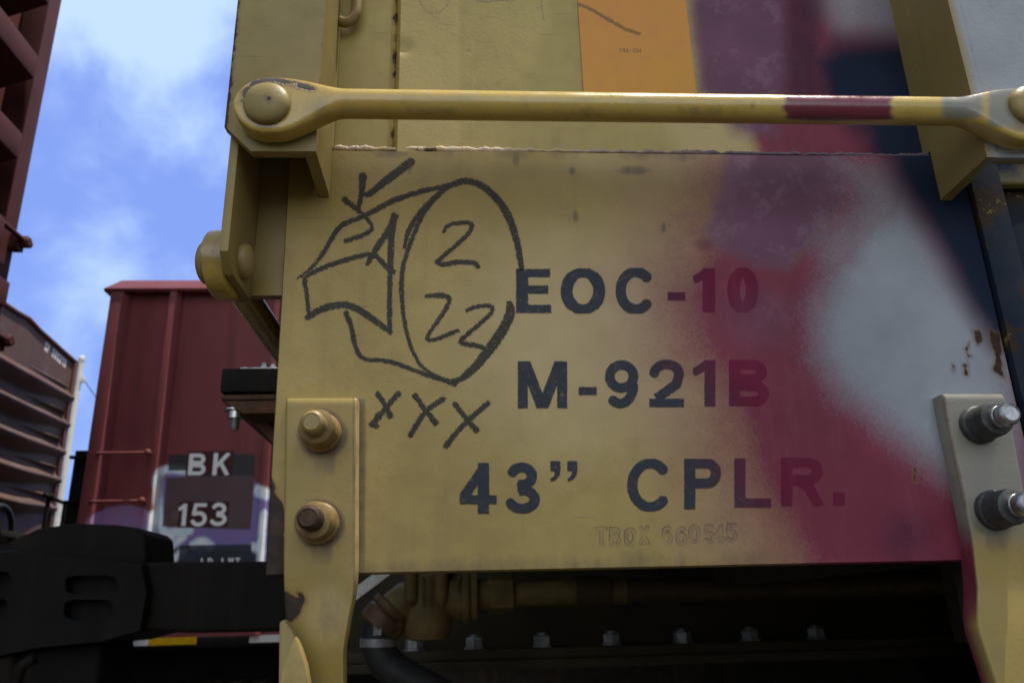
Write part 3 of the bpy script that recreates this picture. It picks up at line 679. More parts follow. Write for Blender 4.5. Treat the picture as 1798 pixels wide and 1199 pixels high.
def bolt_head(c, ax, r, h, m, parent, chip=None):
    bm = bmesh.new(); lathe(bm, dome(r, h), c, ax, 32); o = from_bm("bolt_head", bm, m, parent, smooth=60)
    return o
hL = bolt_head(Vector((at(467, 178, Yr - .012).x, Yr - .0081, at(467, 178, Yr - .012).z)), (0, -1, 0), .0150, .0085, YPC, rung)
x, y = wpx(hL); set_attr(hL, 'maroon', np.zeros(x.shape)); set_attr(hL, 'white', np.zeros(x.shape)); set_attr(hL, 'chip', np.minimum(np.hypot((x - 469) * 1.3, y - 167), np.hypot((x - 473) * 1.3, y - 175)) - 5)
hR = bolt_head(Vector((eR.x, Yr - .0081, eR.z - .001)), (0, -1, 0), .0150, .0085, BOLTY, rung)

# ---- bracket loop hanging on the wall beside the stile
bm = bmesh.new(); P = [at(626, -260, Yw - .012), at(627, -20, Yw - .012)] + [at(606 + 20 * math.cos(a), 14 + 26 * math.sin(a), Yw - .012) for a in np.linspace(0, math.pi / 2 + .5, 10)]
tube(bm, P, .0042, 12)
from_bm("hook_bracket", bm, YDARK, car, smooth=True)

# ---- end post with its own rung, seen edge-on at the car's corner
Xe = at(398, 300, .475).x
bm = bmesh.new()
z1 = at(396, 440, .475).z; z2 = atX(407, 503, Xe).z
yA, yB = .4755, .536
LL = [Vector((Xe, yA, 3.4)), Vector((Xe, yA, z1)), Vector((Xe, yA + .016, z2)), Vector((Xe, yB, z2)), Vector((Xe, yB, 3.4))]
prism(bm, LL, (.006, 0, 0))
zpb = at(450, 520, .537).z
box(bm, (Xe, .5362, zpb), (XL + .015, .5443, 3.4))
bev(bm, .001, 2)
from_bm("end_ladder_stile", bm, YP, car, smooth=35)
ebx = Xe - .0075
eb = atX(388, 462, ebx); eb.y = .508
eb = Vector((ebx, .508, at(385, 462, .508).z))
er = forged("end_ladder_rung", eb, Vector((ebx, .508 + .48, eb.z - .0)), .0105, .0225, .0078, .05, (-1, 0, 0), car, ROD, 60)
x, y = wpx(er)
set_attr(er, 'grime', .5 + .3 * np.sin(y / 30))
for n_ in ('maroon', 'white'): set_attr(er, n_, np.zeros(x.shape))
set_attr(er, 'chip', np.minimum(np.hypot(x - 372, y - 442), np.hypot(x - 381, y - 446)) - 2)
bolt_head(Vector((ebx - .0077, .508, eb.z)), (-1, 0, 0), .0150, .0090, BOLTY, er)
bm = bmesh.new(); lathe(bm, dome(.0125, .008), Vector((Xe + .0062, .508, eb.z + .001)), (1, 0, 0), 28); from_bm("bolt_head", bm, BOLTY, er, smooth=60)

# ---- sill steps (stirrups) with collar bolts
def strap(outline, Y, th, flags_fn, twist=None):
    bm = bmesh.new(); prism(bm, [at(a, b, Y) for a, b in outline], (0, th, 0))
    bmesh.ops.triangulate(bm, faces=[f for f in bm.faces if len(f.verts) > 4])
    for _ in range(4): bmesh.ops.subdivide_edges(bm, edges=[e for e in bm.edges if e.calc_length() > .02], cuts=1, use_grid_fill=True)
    bmesh.ops.triangulate(bm, faces=bm.faces)
    bmesh.ops.recalc_face_normals(bm, faces=bm.faces)
    ed = [e for e in bm.edges if len(e.link_faces) == 2 and e.calc_face_angle(0) > .8]
    bmesh.ops.bevel(bm, geom=ed, offset=.0016, segments=3, affect='EDGES')
    return bm
Ys = Yp - .0122
def grid_strap(rows, Y, th, m, parent, nx=60, ny=150, sub=True):
    """strap from rows of (left px, right px, y px, dy) -> fine quads on its face; dy bends it towards the lens"""
    rows = np.array(rows, float); q = np.linspace(rows[0, 2], rows[-1, 2], ny + 1)
    k = np.arange(len(rows))
    L = np.interp(q, rows[:, 2], rows[:, 0]); Rr = np.interp(q, rows[:, 2], rows[:, 1]); B = np.interp(q, rows[:, 2], rows[:, 3]); T = np.interp(q, rows[:, 2], rows[:, 4])
    ker = np.ones(7) / 7
    for arr in (L, Rr, B, T):
        a = np.pad(arr, 3, mode='reflect', reflect_type='odd'); arr[:] = np.convolve(a, ker, 'valid')
    V = []
    for j in range(ny + 1):
        pl, pr_ = at(L[j], q[j], Y), at(Rr[j], q[j], Y)
        for i in range(nx + 1):
            u = i / nx; c = pl.lerp(pr_, u); e = min(u, 1 - u) * nx; ej = min(j, ny - j)
            off = B[j] + T[j] * (u - .5)
            rnd = .0016 * (max(0, 1 - e / 1.8) ** 2 + (max(0, 1 - j / 1.8) ** 2))
            V.append((c.x, c.y + off + min(rnd, .0022), c.z))
    V = np.array(V); idx = np.arange(len(V)).reshape(ny + 1, nx + 1)
    f = np.stack([idx[:-1, :-1], idx[1:, :-1], idx[1:, 1:], idx[:-1, 1:]], -1).reshape(-1, 4)
    rim = np.concatenate([idx[0, :-1], idx[:-1, -1], idx[-1, :0:-1], idx[:0:-1, 0]])
    bk = V[rim].copy(); bk[:, 1] += th; n0 = len(V); V = np.concatenate([V, bk]); kk = len(rim); i = np.arange(kk); j = (i + 1) % kk
    faces = np.concatenate([f, np.stack([rim[i], rim[j], n0 + j, n0 + i], -1)])
    me = bpy.data.meshes.new("sill_step"); me.from_pydata(V.tolist(), [], faces.tolist()); me.update()
    o = link("sill_step", me, m, parent, smooth=True); me.set_sharp_from_angle(angle=math.radians(40))
    return o
STEP = car_paint("sill_step_paint", c1=(.30, .215, .06), c2=(.24, .168, .046), flags= ('chip', 'grime', 'maroon', 'white', 'haze_and_light'), worn=False)  # strap yellow darkened too, lens falloff put into the colour
s1 = grid_strap([(501, 627, 698, 0, 0), (499, 626, 850, 0, 0), (497, 626, 1000, 0, 0), (497, 622, 1040, .001, -.002), (497, 613, 1085, .003, -.006), (497, 603, 1140, .006, -.010), (497, 602, 1199, .010, -.014), (500, 606, 1290, .012, -.016), (505, 612, 1420, .012, -.016)], Ys, .0122, STEP, car)
x, y = wpx(s1)
cpl = sd_poly(x, y, [(492, 1040), (500, 1035), (514, 1044), (524, 1050), (522, 1038), (533, 1042), (536, 1058), (528, 1075), (512, 1090), (503, 1102), (492, 1092)])
nn = len(s1.data.vertices); co = np.empty(nn * 3, np.float32); s1.data.vertices.foreach_get('co', co); co = co.reshape(-1, 3)
set_attr(s1, 'chip', np.minimum(cpl + 1, np.abs(x - 627) + 5.5 + 3 * np.sin(y / 13))); set_attr(s1, 'maroon', np.zeros(nn)); set_attr(s1, 'white', np.zeros(nn))
set_attr(s1, 'haze_and_light', .9 * soft(np.hypot((x - 570), (y - 1080) / 1.2) - 20, 60, -20) + .8 * (x > 622))
# the step's bent tread leg coming forward of the strap
bm = bmesh.new()
prism(bm, [at(a, b, Ys - .011) for a, b in [(490, 1092), (499, 1086), (512, 1105), (526, 1135), (536, 1165), (542, 1199), (546, 1290), (548, 1420), (486, 1420)]], (0, .0102, 0)); bev(bm, .0014, 2)
from_bm("tread_leg", bm, YP, s1, smooth=35)
s2 = grid_strap([(1656, 1764, 691, 0, 0), (1664, 1776, 740, 0, 0), (1688, 1797, 850, 0, 0), (1706, 1812, 940, 0, 0), (1716, 1824, 1032, 0, 0), (1711, 1826, 1100, -.003, 0), (1738, 1850, 1199, -.006, 0), (1775, 1880, 1320, -.008, 0), (1800, 1900, 1420, -.008, 0)], Ys - .001, .0132, STEP, car)
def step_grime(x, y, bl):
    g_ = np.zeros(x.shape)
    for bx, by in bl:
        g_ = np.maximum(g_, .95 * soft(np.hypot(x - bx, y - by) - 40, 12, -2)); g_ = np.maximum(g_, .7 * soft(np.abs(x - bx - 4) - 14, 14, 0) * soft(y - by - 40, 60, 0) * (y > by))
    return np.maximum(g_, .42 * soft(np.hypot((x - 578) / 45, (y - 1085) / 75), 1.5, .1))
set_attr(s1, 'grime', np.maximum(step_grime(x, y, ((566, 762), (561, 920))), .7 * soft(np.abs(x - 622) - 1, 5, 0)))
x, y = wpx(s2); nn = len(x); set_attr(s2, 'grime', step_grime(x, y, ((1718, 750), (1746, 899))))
set_attr(s2, 'white', soft(y - 930, 70, -60) * 1.0); set_attr(s2, 'haze_and_light', np.zeros(nn))
edge = np.interp(y, [691, 740, 850, 940, 1032, 1100, 1199], [1656, 1664, 1688, 1706, 1716, 1711, 1738])
set_attr(s2, 'maroon', .9 * soft(x - edge - 1, 3, -3) * (y > 830)); set_attr(s2, 'chip', np.where(y < 900, np.minimum(np.abs(x - edge) + 1, np.abs(y - 691) + 4), 30))
def huck(px_, py_, Yb, mc, mp, parent, axis=(0, -1, 0)):
    c = at(px_, py_, Yb); n = "bolt"
    bm = bmesh.new()
    lathe(bm, [(.0128, 0), (.0130, .0035), (.0126, .0048), (.0117, .0056), (.0114, .019), (.0108, .0215), (.0088, .0225)], c, axis, 36)
    o = from_bm("bolt", bm, mc, parent, smooth=45)
    bm = bmesh.new()
    lathe(bm, [(.0071, .020), (.0073, .0265), (.0066, .0272), (.0073, .028), (.0073, .0330), (.0066, .0352), (.0050, .0362), (.0046, .0357), (.0002, .0357)], c, axis, 32)
    from_bm("pin", bm, mp, o, smooth=45)
COLR = simple("rusty_yellow_collar", (.27, .185, .062), (.13, .07, .035), .45, 0, 90, .4, 300, .001)
COLD = simple("grey_collar", (.085, .088, .09), (.04, .038, .036), .5, .3, 90, .4, 300, .001)
PINR = simple("rusty_pin", (.075, .04, .025), (.03, .02, .016), .6, .2, 120, .6, 400, .001)
huck(565, 761, Ys, COLR, BOLTY, s1); huck(560, 919, Ys, COLR, PINR, s1)
huck(1716, 747, Ys - .001, COLD, STEEL, s2); huck(1744, 896, Ys - .001, COLD, STEEL, s2)

# ---- end platform beside the corner (crossover board) with hanging bolt
Yq = .92
def zat(xp, yp, Y): return at(xp, yp, Y).z
pX0 = at(388, 660, Yq).x
bm = bmesh.new()
for k in range(4):                       # safety tread: channel with serrated ridges
    pass
box(bm, (pX0, Yq, zat(400, 688, Yq)), (XL, Yq + .34, zat(400, 646, Yq))); bev(bm, .003, 2)
ep = from_bm("end_platform", bm, IRON, car, smooth=35)
bm = bmesh.new(); zt2 = zat(400, 646, Yq) + .0005
for k in range(9):
    yy = Yq + .012 + k * .036
    for i in range(26):
        xx = at(418, 640, Yq).x + i * .011
        if xx > XL - .01: break
        h = .010 * (1 if i > 1 else .5) * random.uniform(.8, 1.1)
        prism(bm, [Vector((xx, yy, zt2)), Vector((xx + .010, yy, zt2)), Vector((xx + .0065, yy, zt2 + h)), Vector((xx + .0035, yy, zt2 + h))], (0, .012, 0))
box(bm, (at(418, 640, Yq).x, Yq + .01, zt2 + .0005), (XL - .012, Yq + .325, zt2 + .003))
from_bm("grating", bm, simple("galvanised_grating", (.36, .37, .37), (.2, .2, .2), .5, .6, 60), ep)
bm = bmesh.new(); za, zb2, zc = zat(400, 690, Yq), zat(400, 700, Yq), zat(400, 712, Yq)
box(bm, (pX0 + .001, Yq + .004, zb2), (XL, Yq + .3, za - .0005))
prism(bm, [Vector((pX0 + .001, Yq + .006, zb2 - .0004)), Vector((XL, Yq + .006, zb2 - .0004)), Vector((XL, Yq + .006, zat(400, 724, Yq))), Vector((at(424, 724, Yq).x, Yq + .006, zat(400, 724, Yq)))], (0, .26, 0)); bev(bm, .002, 2)
from_bm("bracket", bm, RUSTM, ep, smooth=35)
bm = bmesh.new(); prism(bm, [at(a, b, Yq + .05) for a, b in [(432, 726), (458, 726), (500, 776), (500, 800), (478, 778)]], (0, .012, 0)); bev(bm, .0015, 1)
from_bm("brace", bm, RUSTM, ep, smooth=35)
bm = bmesh.new(); bc = at(415, 713, Yq + .02); bc.z = zat(415, 712, Yq)
lathe(bm, [(.0135, .0), (.0135, .0018), (.0088, .002), (.0088, .011), (.0052, .0115)] + [v for k in range(7) for v in ((.0054, .0125 + k * .0016), (.0047, .0132 + k * .0016))] + [(.004, .0245)], bc, (0, 0, -1), 18)
from_bm("bolt", bm, STEEL, ep, smooth=30)

# ---- coupler and drawbar between the cars
def chain_slab(L, name, parent, m, bw=.02):
    bm = bmesh.new()
    for pxs, Y, th in L:
        b = bmesh.new(); prism(b, [at(a, c, Y) for a, c in pxs], (0, th, 0)); bev(b, bw, 3)
        me = bpy.data.meshes.new("t"); b.to_mesh(me); b.free(); bm.from_mesh(me); bpy.data.meshes.remove(me)
    return from_bm(name, bm, m, parent, smooth=40)
Yc = 1.94
coup = chain_slab([([(228, 990), (262, 986), (520, 984), (640, 982), (640, 1106), (330, 1111), (238, 1106)], Yc + .02, .24)], "drawbar", car, IRON, .012)
def holed(outline, holes, Y, th, depth, name, parent, m):
    """slab whose near face has rounded windows cut into it, with a chamfered rim"""
    bm = bmesh.new(); c = sum((Vector((a_, b_)) for a_, b_ in outline), Vector((0, 0))) / len(outline)
    ins = [c + (Vector(p) - c) * .965 for p in outline]
    f0 = [bm.verts.new(at(p[0], p[1], Y)) for p in ins]; f1 = [bm.verts.new(at(p[0], p[1], Y + .016)) for p in outline]
    b0 = [bm.verts.new(v.co + Vector((0, th, 0))) for v in f1]; n = len(f0)
    for A, B in ((f0, f1), (f1, b0)):
        for i in range(n): bm.faces.new((A[i], A[(i + 1) % n], B[(i + 1) % n], B[i]))
    bm.faces.new(b0)
    ed = [bm.edges.get((f0[i], f0[(i + 1) % n])) for i in range(n)]
    for cx, cy, w_, h_ in holes:
        P = []
        for k in range(28):
            a_ = 2 * math.pi * k / 28; ca, sa = math.cos(a_), math.sin(a_)
            P.append(at(cx + w_ / 2 * math.copysign(abs(ca) ** .5, ca), cy + h_ / 2 * math.copysign(abs(sa) ** .5, sa), Y))
        h0 = [bm.verts.new(p) for p in P]; h1 = [bm.verts.new(p + Vector((0, depth, 0))) for p in P]
        for k in range(28): q = bm.faces.new((h0[k], h0[(k + 1) % 28], h1[(k + 1) % 28], h1[k]))
        bm.faces.new(h1); ed += [bm.edges.get((h0[k], h0[(k + 1) % 28])) for k in range(28)]
    bmesh.ops.triangle_fill(bm, edges=ed, use_beauty=True)
    return from_bm(name, bm, m, parent, smooth=30)
holed([(-60, 972), (20, 965), (130, 978), (252, 990), (262, 1040), (250, 1108), (180, 1128), (60, 1140), (-60, 1165)], ((160, 1027, 92, 34), (155, 1070, 86, 36), (-2, 1022, 40, 38), (-4, 1068, 34, 34)), Yc - .02, .3, .035, "coupler_head", car, IRON)
chain_slab([([(-20, 968), (20, 948), (66, 928), (128, 918), (205, 921), (243, 926), (254, 937), (256, 985), (250, 991), (0, 991)], Yc + .03, .2)], "guard_arm", car, IRON, .007)
# knuckle hanging parts under the head
chain_slab([([(20, 1135), (180, 1126), (170, 1215), (60, 1260), (20, 1260)], Yc + .04, .2), ([(-90, 1160), (22, 1140), (22, 1300), (-90, 1300)], Yc, .2)], "knuckle", car, IRON, .02)
bm = bmesh.new(); tube(bm, [at(16, 1320, Yc - .1), at(20, 1220, Yc - .1), at(36, 1170, Yc - .1), at(60, 1155, Yc - .1)], .012, 12)
from_bm("uncoupling_rod", bm, IRON, car, smooth=True)

# ---- underframe: centre sill, air brake pipe, angle cock, hose, nuts
Yu = 1.72
zfl = at(1000, 1135, Yu).z; zfl2 = at(1000, 1166, Yu).z
zt_u = 1.29
SILL = simple("centre_sill_paint", (.034, .025, .010), (.018, .014, .008), .75, 0, 6, .3, 90, .001, .4, (.012, .009, .006))
sill = boxes("centre_sill", [((at(615, 1060, Yu + .1).x, Yu + .10, zfl - .01), (XE, Yu + .12, zt_u)), ((at(560, 1060, Yu).x, Yu, zfl2 + .013), (XE, Yu + .42, zfl)), ((at(600, 1060, Yu).x, Yu - .012, zfl2 - .006), (XE, Yu + .44, zfl2 + .0125)),
                             ((at(615, 1060, Yu + .1).x, Yu + .30, zfl - .01), (XE, Yu + .32, zt_u))], SILL, car, bw=.003)
boxes("floor", [((XL + .006, .55, 1.24), (XE, 3.6, 1.2995))], FRAME, car, bw=0)
boxes("cross_bearer", [((at(1330, 1060, 1.2).x, .56, zat(1330, 1000, 1.2) - .02), (at(1330, 1060, 1.2).x + .012, Yu + .09, 1.24)), ((2.4, .56, .8), (2.42, Yu + .09, 1.24)), ((at(1430, 1060, 1.0).x, .7, at(1430, 1120, .9).z), (XE, .72, 1.24))], FRAME, car, bw=.002)
for i, u in enumerate((727, 832, 953, 1074, 1199, 1318, 1434)):
    c = at(u, 1146 - (u - 727) * .028, Yu + .03); c.z = zfl + .0003
    bm = bmesh.new(); lathe(bm, [(.0225, 0), (.0225, .003), (.0175, .0032), (.0185, .005), (.0185, .020), (.0165, .0225), (.010, .0228)], c, (0, 0, 1), 6)
    lathe(bm, [(.0095, .0226), (.0095, .027), (.0075, .028)], c, (0, 0, 1), 14)
    bmesh.ops.rotate(bm, cent=c, matrix=Matrix.Rotation(rng.uniform(0, 1), 3, 'Z'), verts=bm.verts)
    from_bm("nut", bm, GSTEEL, sill, smooth=20)
AIR = simple("shaded_pipe_paint", (.05, .033, .013), (.026, .018, .009), .6, 0, 22, .4, 200, .001)  # pipe paint darkened to carry the shade beneath the car
Ya = 1.42
bm = bmesh.new()
def cyl(a, b, r, n=24):
    tube(bm, [a, a.lerp(b, .5), b], r, n)
pz = at(1000, 1040, Ya).z
pX = lambda u: at(u, 1045, Ya).x
ax_ = lambda u: Vector((pX(u), Ya, pz))
tube(bm, [ax_(1100), Vector((6, Ya, pz))], .0205, 24)
lathe(bm, [(.026, 0), (.027, .004), (.027, .055), (.026, .06)], ax_(1010), (1, 0, 0), 24)
from_bm("air_brake_pipe", bm, AIR, car, smooth=40)
bm = bmesh.new()
tube(bm, [ax_(885), ax_(1099)], .0205, 24)
lathe(bm, [(.028, 0), (.031, .003), (.031, .040), (.028, .043)], ax_(858), (1, 0, 0), 8)
lathe(bm, [(.026, 0), (.026, .02)], ax_(838), (1, 0, 0), 20)
lathe(bm, [(.044, 0), (.045, .002), (.045, .009), (.044, .011)], ax_(812), (1, 0, 0), 30)
lathe(bm, [(.040, 0), (.042, .002), (.042, .010), (.040, .012)], ax_(826), (1, 0, 0), 30)
lathe(bm, [(.024, -.03), (.032, -.02), (.037, 0), (.040, .012), (.041, .022), (.039, .03)], ax_(790), (1, 0, 0), 24)
# valve body: barrel, upright cap, two ribs
lathe(bm, [(.020, -.075), (.034, -.072), (.040, -.06), (.0415, -.02), (.041, .02), (.038, .03), (.038, .09)], Vector((pX(752), Ya, pz + .004)), (0, 0, 1), 26)
for u in (724, 776):
    lathe(bm, [(.004, -.062), (.0095, -.056), (.0115, -.05), (.0115, .06)], Vector((pX(u), Ya - .036, pz + .046)), (0, 0, 1), 14)
tube(bm, [ax_(735) + Vector((0, 0, -.006)), ax_(712) + Vector((0, 0, -.008)), ax_(694) + Vector((0, 0, -.020)), ax_(683) + Vector((0, 0, -.042)), ax_(676) + Vector((0, 0, -.052))], [.034, .033, .032, .030, .029], 22)
AIRC = simple("lit_cock_paint", (.14, .095, .03), (.07, .046, .019), .55, 0, 26, .4, 200, .001)  # lighter copy of the pipe paint, standing in for light on the cock
cock = from_bm("angle_cock", bm, AIRC, car, smooth=40)
# raised casting letters as ridges
for c_, x0, n_ in ((0, 740, 9), (1, 752, 9), (2, 802, 5)):
    bm = bmesh.new()
    for k in range(n_):
        yy = 1016 + k * 6.2
        p = at(x0, yy, Ya - .045 if c_ < 2 else Ya - .043)
        for dz, ln in ((.0, .006), (.0028, .004 + .002 * ((k * 7 + c_) % 3) / 2)):
            b0 = Vector((p.x, p.y, p.z + dz)); box(bm, (b0.x, b0.y, b0.z), (b0.x + ln, b0.y + .01, b0.z + .0013))
        box(bm, (p.x + .0025 * (k % 3), p.y, p.z), (p.x + .0012 + .0025 * (k % 3), p.y + .0101, p.z + .0038))
    from_bm("casting_mark", bm, AIRC, cock)
# hose with clamp fitting
hp = [at(a, b, Ya) for a, b in [(690, 1068), (672, 1090), (664, 1112), (664, 1138), (676, 1162), (700, 1182), (730, 1198), (775, 1222), (830, 1262)]]
hp = [Vector(q) for q in chaikin([tuple(v) for v in hp], 3)]
bm = bmesh.new(); tube(bm, hp[6:], .0275, 22); hose = from_bm("air_hose", bm, RUBBER, car, smooth=40)
bm = bmesh.new(); d0 = (hp[6] - hp[0]).normalized()
lathe(bm, [(.030, 0), (.036, .002), (.037, .012), (.034, .016), (.037, .02), (.037, .042), (.033, .046)], hp[0] - d0 * .006, d0, 24); from_bm("hose_nipple", bm, simple("brown_fitting", (.11, .06, .025), (.05, .035, .022), .5, .2, 50), hose, smooth=35)
bm = bmesh.new(); i0 = 22; d1 = (hp[i0 + 1] - hp[i0]).normalized()
lathe(bm, [(.0280, 0), (.030, .0005), (.030, .013), (.028, .0135)], hp[i0], d1, 24)
cq = at(663, 1103, Ya - .034); box(bm, (cq.x - .0065, cq.y - .002, cq.z - .010), (cq.x + .006, cq.y + .012, cq.z + .009)); from_bm("hose_clamp", bm, GSTEEL, hose, smooth=35)
# wheels and truck of this car (mostly out of frame)
def truck(xc, yc, parent, m, m2, springs=True):
    fr = []
    for s in (-1, 1):
        y0 = yc + s * .98
        bm = bmesh.new()
        prism(bm, [Vector((xc + a, y0 - .07, b)) for a, b in [(-1.15, .62), (-.95, .66), (-.62, .74), (-.3, .78), (.3, .78), (.62, .74), (.95, .66), (1.15, .62), (1.15, .40), (.95, .36), (.8, .40), (.45, .24), (.3, .14), (-.3, .14), (-.45, .24), (-.8, .40), (-.95, .36), (-1.15, .40)]], (0, .14, 0)); bev(bm, .02, 2)
        o = from_bm("side_frame", bm, m, parent, smooth=35)
        if springs:
            b2 = bmesh.new()
            for k in (-.17, 0, .17):
                P = [Vector((xc + k + .062 * math.cos(a), y0 - .15 + .062 * math.sin(a), .24 + .28 * a / (2 * math.pi * 6))) for a in np.linspace(0, 2 * math.pi * 6, 100)]
                tube(b2, P, .014, 8)
            from_bm("spring", b2, m2, o, smooth=True)
    for k in (-.86, .86):
        bm = bmesh.new()
        for s in (-1, 1):
            lathe(bm, [(.10, 0), (.10, .05), (.36, .06), (.40, .02), (.435, .015), (.457, -.005), (.457, -.02), (.455, -.02), (.43, -.03), (.40, -.03), (.1, -.0301)], Vector((xc + k, yc + s * .72, .42)), (0, s, 0), 48)
        tube(bm, [Vector((xc + k, yc - 1, .42)), Vector((xc + k, yc + 1, .42))], .085, 20)
        from_bm("wheelset", bm, m2, parent, smooth=35)
truck(2.0, 2.07, car, IRON, FRAME)
# light strap of an end brace showing under the panel
bm = bmesh.new(); a, b = at(624, 1042, 1.25), at(664, 1012, 1.25)
d = (b - a).normalized(); nrm = Vector((-d.z, 0, d.x)) * .008
prism(bm, [a - d * .05 - nrm, b + d * .2 - nrm, b + d * .2 + nrm, a - d * .05 + nrm], (0, .004, 0)); from_bm("brace_strap", bm, simple("pale_strap", (.5, .5, .48), (.35, .34, .31), .6, .3, 60), car)

# ================================================================== left neighbour (dark red, ribbed end)
nb = empty("boxcar", (-9, 2.07, 0))
tag(nb, "dark red boxcar end with deep horizontal ribs at the left edge of the photo", "boxcar")
Xn = -2.145
zlow = .95; zhi = 4.75; Yn0, Yn1 = .58, 3.59
boxes("body", [((-16.5, Yn0, zlow), (Xn - .13, Yn1, zhi))], OXN, nb, bw=.01)
z_ref = atX(65, 120, -2.02).z; pitch = atX(65, 120, -2.02).z - atX(38, 259, -2.02).z
bm = bmesh.new(); Yend = 3.29
for k in range(-8, 6):
    zc = z_ref + k * pitch
    if zc < zlow + .1 or zc > zhi - .05 or k == -1 and False: continue
    h = .065
    if k <= -2 and zc < 2.3 and False: continue
    vs = []
    sec = [(Xn - .13, -h * 1.7), (-2.02, -h), (-2.02, h), (-.0 + Xn - .13, h * 1.7)]
    a = [bm.verts.new((sx, Yn0 + .25, zc + sz)) for sx, sz in sec]
    b = [bm.verts.new((sx, Yend - .02, zc + sz)) for sx, sz in sec]
    c = [bm.verts.new((sx if sx < Xn else sx - .0, Yend + (.06 if i in (0, 3) else .0), zc + sz)) for i, (sx, sz) in enumerate(sec)]
    for A, B in ((a, b), (b, c)):
        for i in range(4): bm.faces.new((A[i], A[(i + 1) % 4], B[(i + 1) % 4], B[i]))
    bm.faces.new(a[::-1]); bm.faces.new(c)
bev(bm, .012, 2)
from_bm("end_ribs", bm, OXN, nb, smooth=35)
boxes("corner_post", [((Xn - .129, Yn1 - .10, zlow), (Xn, Yn1 + .004, zhi + .01))], OXN, nb, bw=.008)
boxes("corner_post", [((Xn - .128, Yn0 - .004, zlow), (Xn - .001, Yn0 + .1, zhi + .01))], OXN, nb, bw=.008)
boxes("end_sill", [((Xn - .128, Yn0 + .101, zlow - .02), (Xn + .02, Yn1 - .101, zlow + .25))], OXN, nb, bw=.01)
boxes("gusset_post", [((Xn - .128, 3.02, zlow + .26), (Xn + .03, 3.10, at(20, 380, 3.0).z))], OXN, nb, bw=.008)
for u, v_ in ((55, 435), (20, 603)):
    P1 = atX(u - 2, v_, Xn + .05); P1.y = 3.60; P1 = Vector((Xn + .055, 3.60, atX(u, v_, Xn + .05).z)); P0 = P1 - Vector((0, .62, 0))
    bm = bmesh.new(); tube(bm, [P0 + Vector((-.09, 0, 0)), P0 + Vector((-.02, 0, 0)), P0 + Vector((0, .02, 0)), P1], .012, 12)
    o = from_bm("grab_iron", bm, OXN, nb, smooth=40)
    bm = bmesh.new(); lathe(bm, [(.028, 0), (.03, .01), (.03, .03), (.02, .04)], P1 + Vector((-.02, -.015, 0)), (1, 0, 0), 12)
    lathe(bm, dome(.02, .03), P1 + Vector((0, 0, 0)), (0, 1, 0), 12)
    box(bm, (Xn, P1.y - .06, P1.z - .05), (P1.x - .012, P1.y - .004, P1.z + .02)); from_bm("bracket", bm, OXN, o, smooth=40)
pb = atX(10, 515, Xn + .02); boxes("bolt_plate", [((Xn + .0002, pb.y - .09, pb.z - .06), (Xn + .02, pb.y + .02, pb.z + .06))], OXN, nb, bw=.004)
truck(-4.4, 2.07, nb, IRON, FRAME, False)
boxes("underframe", [((-16, Yn0 + .2, .55), (-3.0, Yn1 - .2, .949)), ((-3.2, 1.8, .6), (-2.16, 2.3, .93))], FRAME, nb, bw=.01)
chain_slab([([(-900, 990), (-70, 975), (-62, 985), (-62, 1150), (-900, 1100)], Yc, .3)], "coupler", nb, IRON, .02)

# ================================================================== dark red car on the next track: BK 153
Yb = 5.6
bk = empty("freight_car", (3, 7.15, 0))
tag(bk, "dark red exterior-post freight car on the next track, lettered BK 153 over purple graffiti", "freight car")
def bk_mat(name, ca, cb):
  BKM, t = mat(name)
  col = t.mix(t.mr(t.noise(2.2, 5, .6), .35, .7), ca, cb)
  col = t.mix(t.mr(t.noise(1, 5, .6, t.scale((9, 9, .7))), .5, .75, 0, .4), col, (.04, .014, .016))
  wob = t.m('MULTIPLY', t.m('SUBTRACT', t.noise(14, 4, .6), .5), 7)
  sprd = lambda nm, lo=2.5, hi=-2.5: t.mr(t.m('ADD', t.attr(nm), wob), lo, hi)
  pc = t.mix(t.mr(t.noise(5, 3), .35, .65), (.2, .19, .46), (.26, .16, .4))
  col = t.mix(sprd('purple'), col, pc)
  col = t.mix(sprd('lilac'), col, t.mix(t.mr(t.noise(9, 4, .6), .4, .6), (.32, .2, .42), (.38, .19, .36)))
  col = t.mix(sprd('dark'), col, (.03, .035, .055))
  col = t.mix(t.mr(t.m('ADD', t.attr('line'), t.m('MULTIPLY', wob, .6)), 9, 0, 0, .97, smooth=True), col, t.mix(t.mr(t.noise(12, 3), .4, .6), (.9, .93, .95), (.66, .78, .9)))
  pm = lambda nm: t.mr(t.m('ADD', t.attr(nm), t.m('MULTIPLY', wob, .25)), 1.2, -1.2)
  col = t.mix(t.m('MULTIPLY', pm('slate'), .93), col, (.035, .04, .044))
  col = t.mix(t.m('MULTIPLY', pm('patch'), .96), col, t.mix(t.mr(t.noise(6, 4), .4, .7), (.105, .064, .062), (.125, .072, .072)))
  col = t.mix(t.m('MULTIPLY', pm('low'), .93), col, (.028, .036, .045))
  col = t.mix(t.m('MULTIPLY', pm('field'), .98), col, (.062, .016, .02))
  col = t.mix(t.mr(t.attr('ink'), .9, -.9, 0, .96), col, (.9, .9, .92))
  col = t.mix(t.mr(t.m('ADD', t.attr('faint'), wob), 1, -2, 0, .35), col, (.13, .1, .13))
  t.bsdf(col, .48, 0, t.noise(60, 3), .002, .25)
  return BKM
BKM = bk_mat("graffiti_side_paint", (.25, .058, .064), (.2, .05, .055)); BKP = bk_mat("graffiti_post_paint", (.22, .055, .058), (.17, .044, .047))
zTop = zat(300, 518, Yb); zBot = zat(350, 1118, Yb)
X0 = at(160, 767, Yb).x
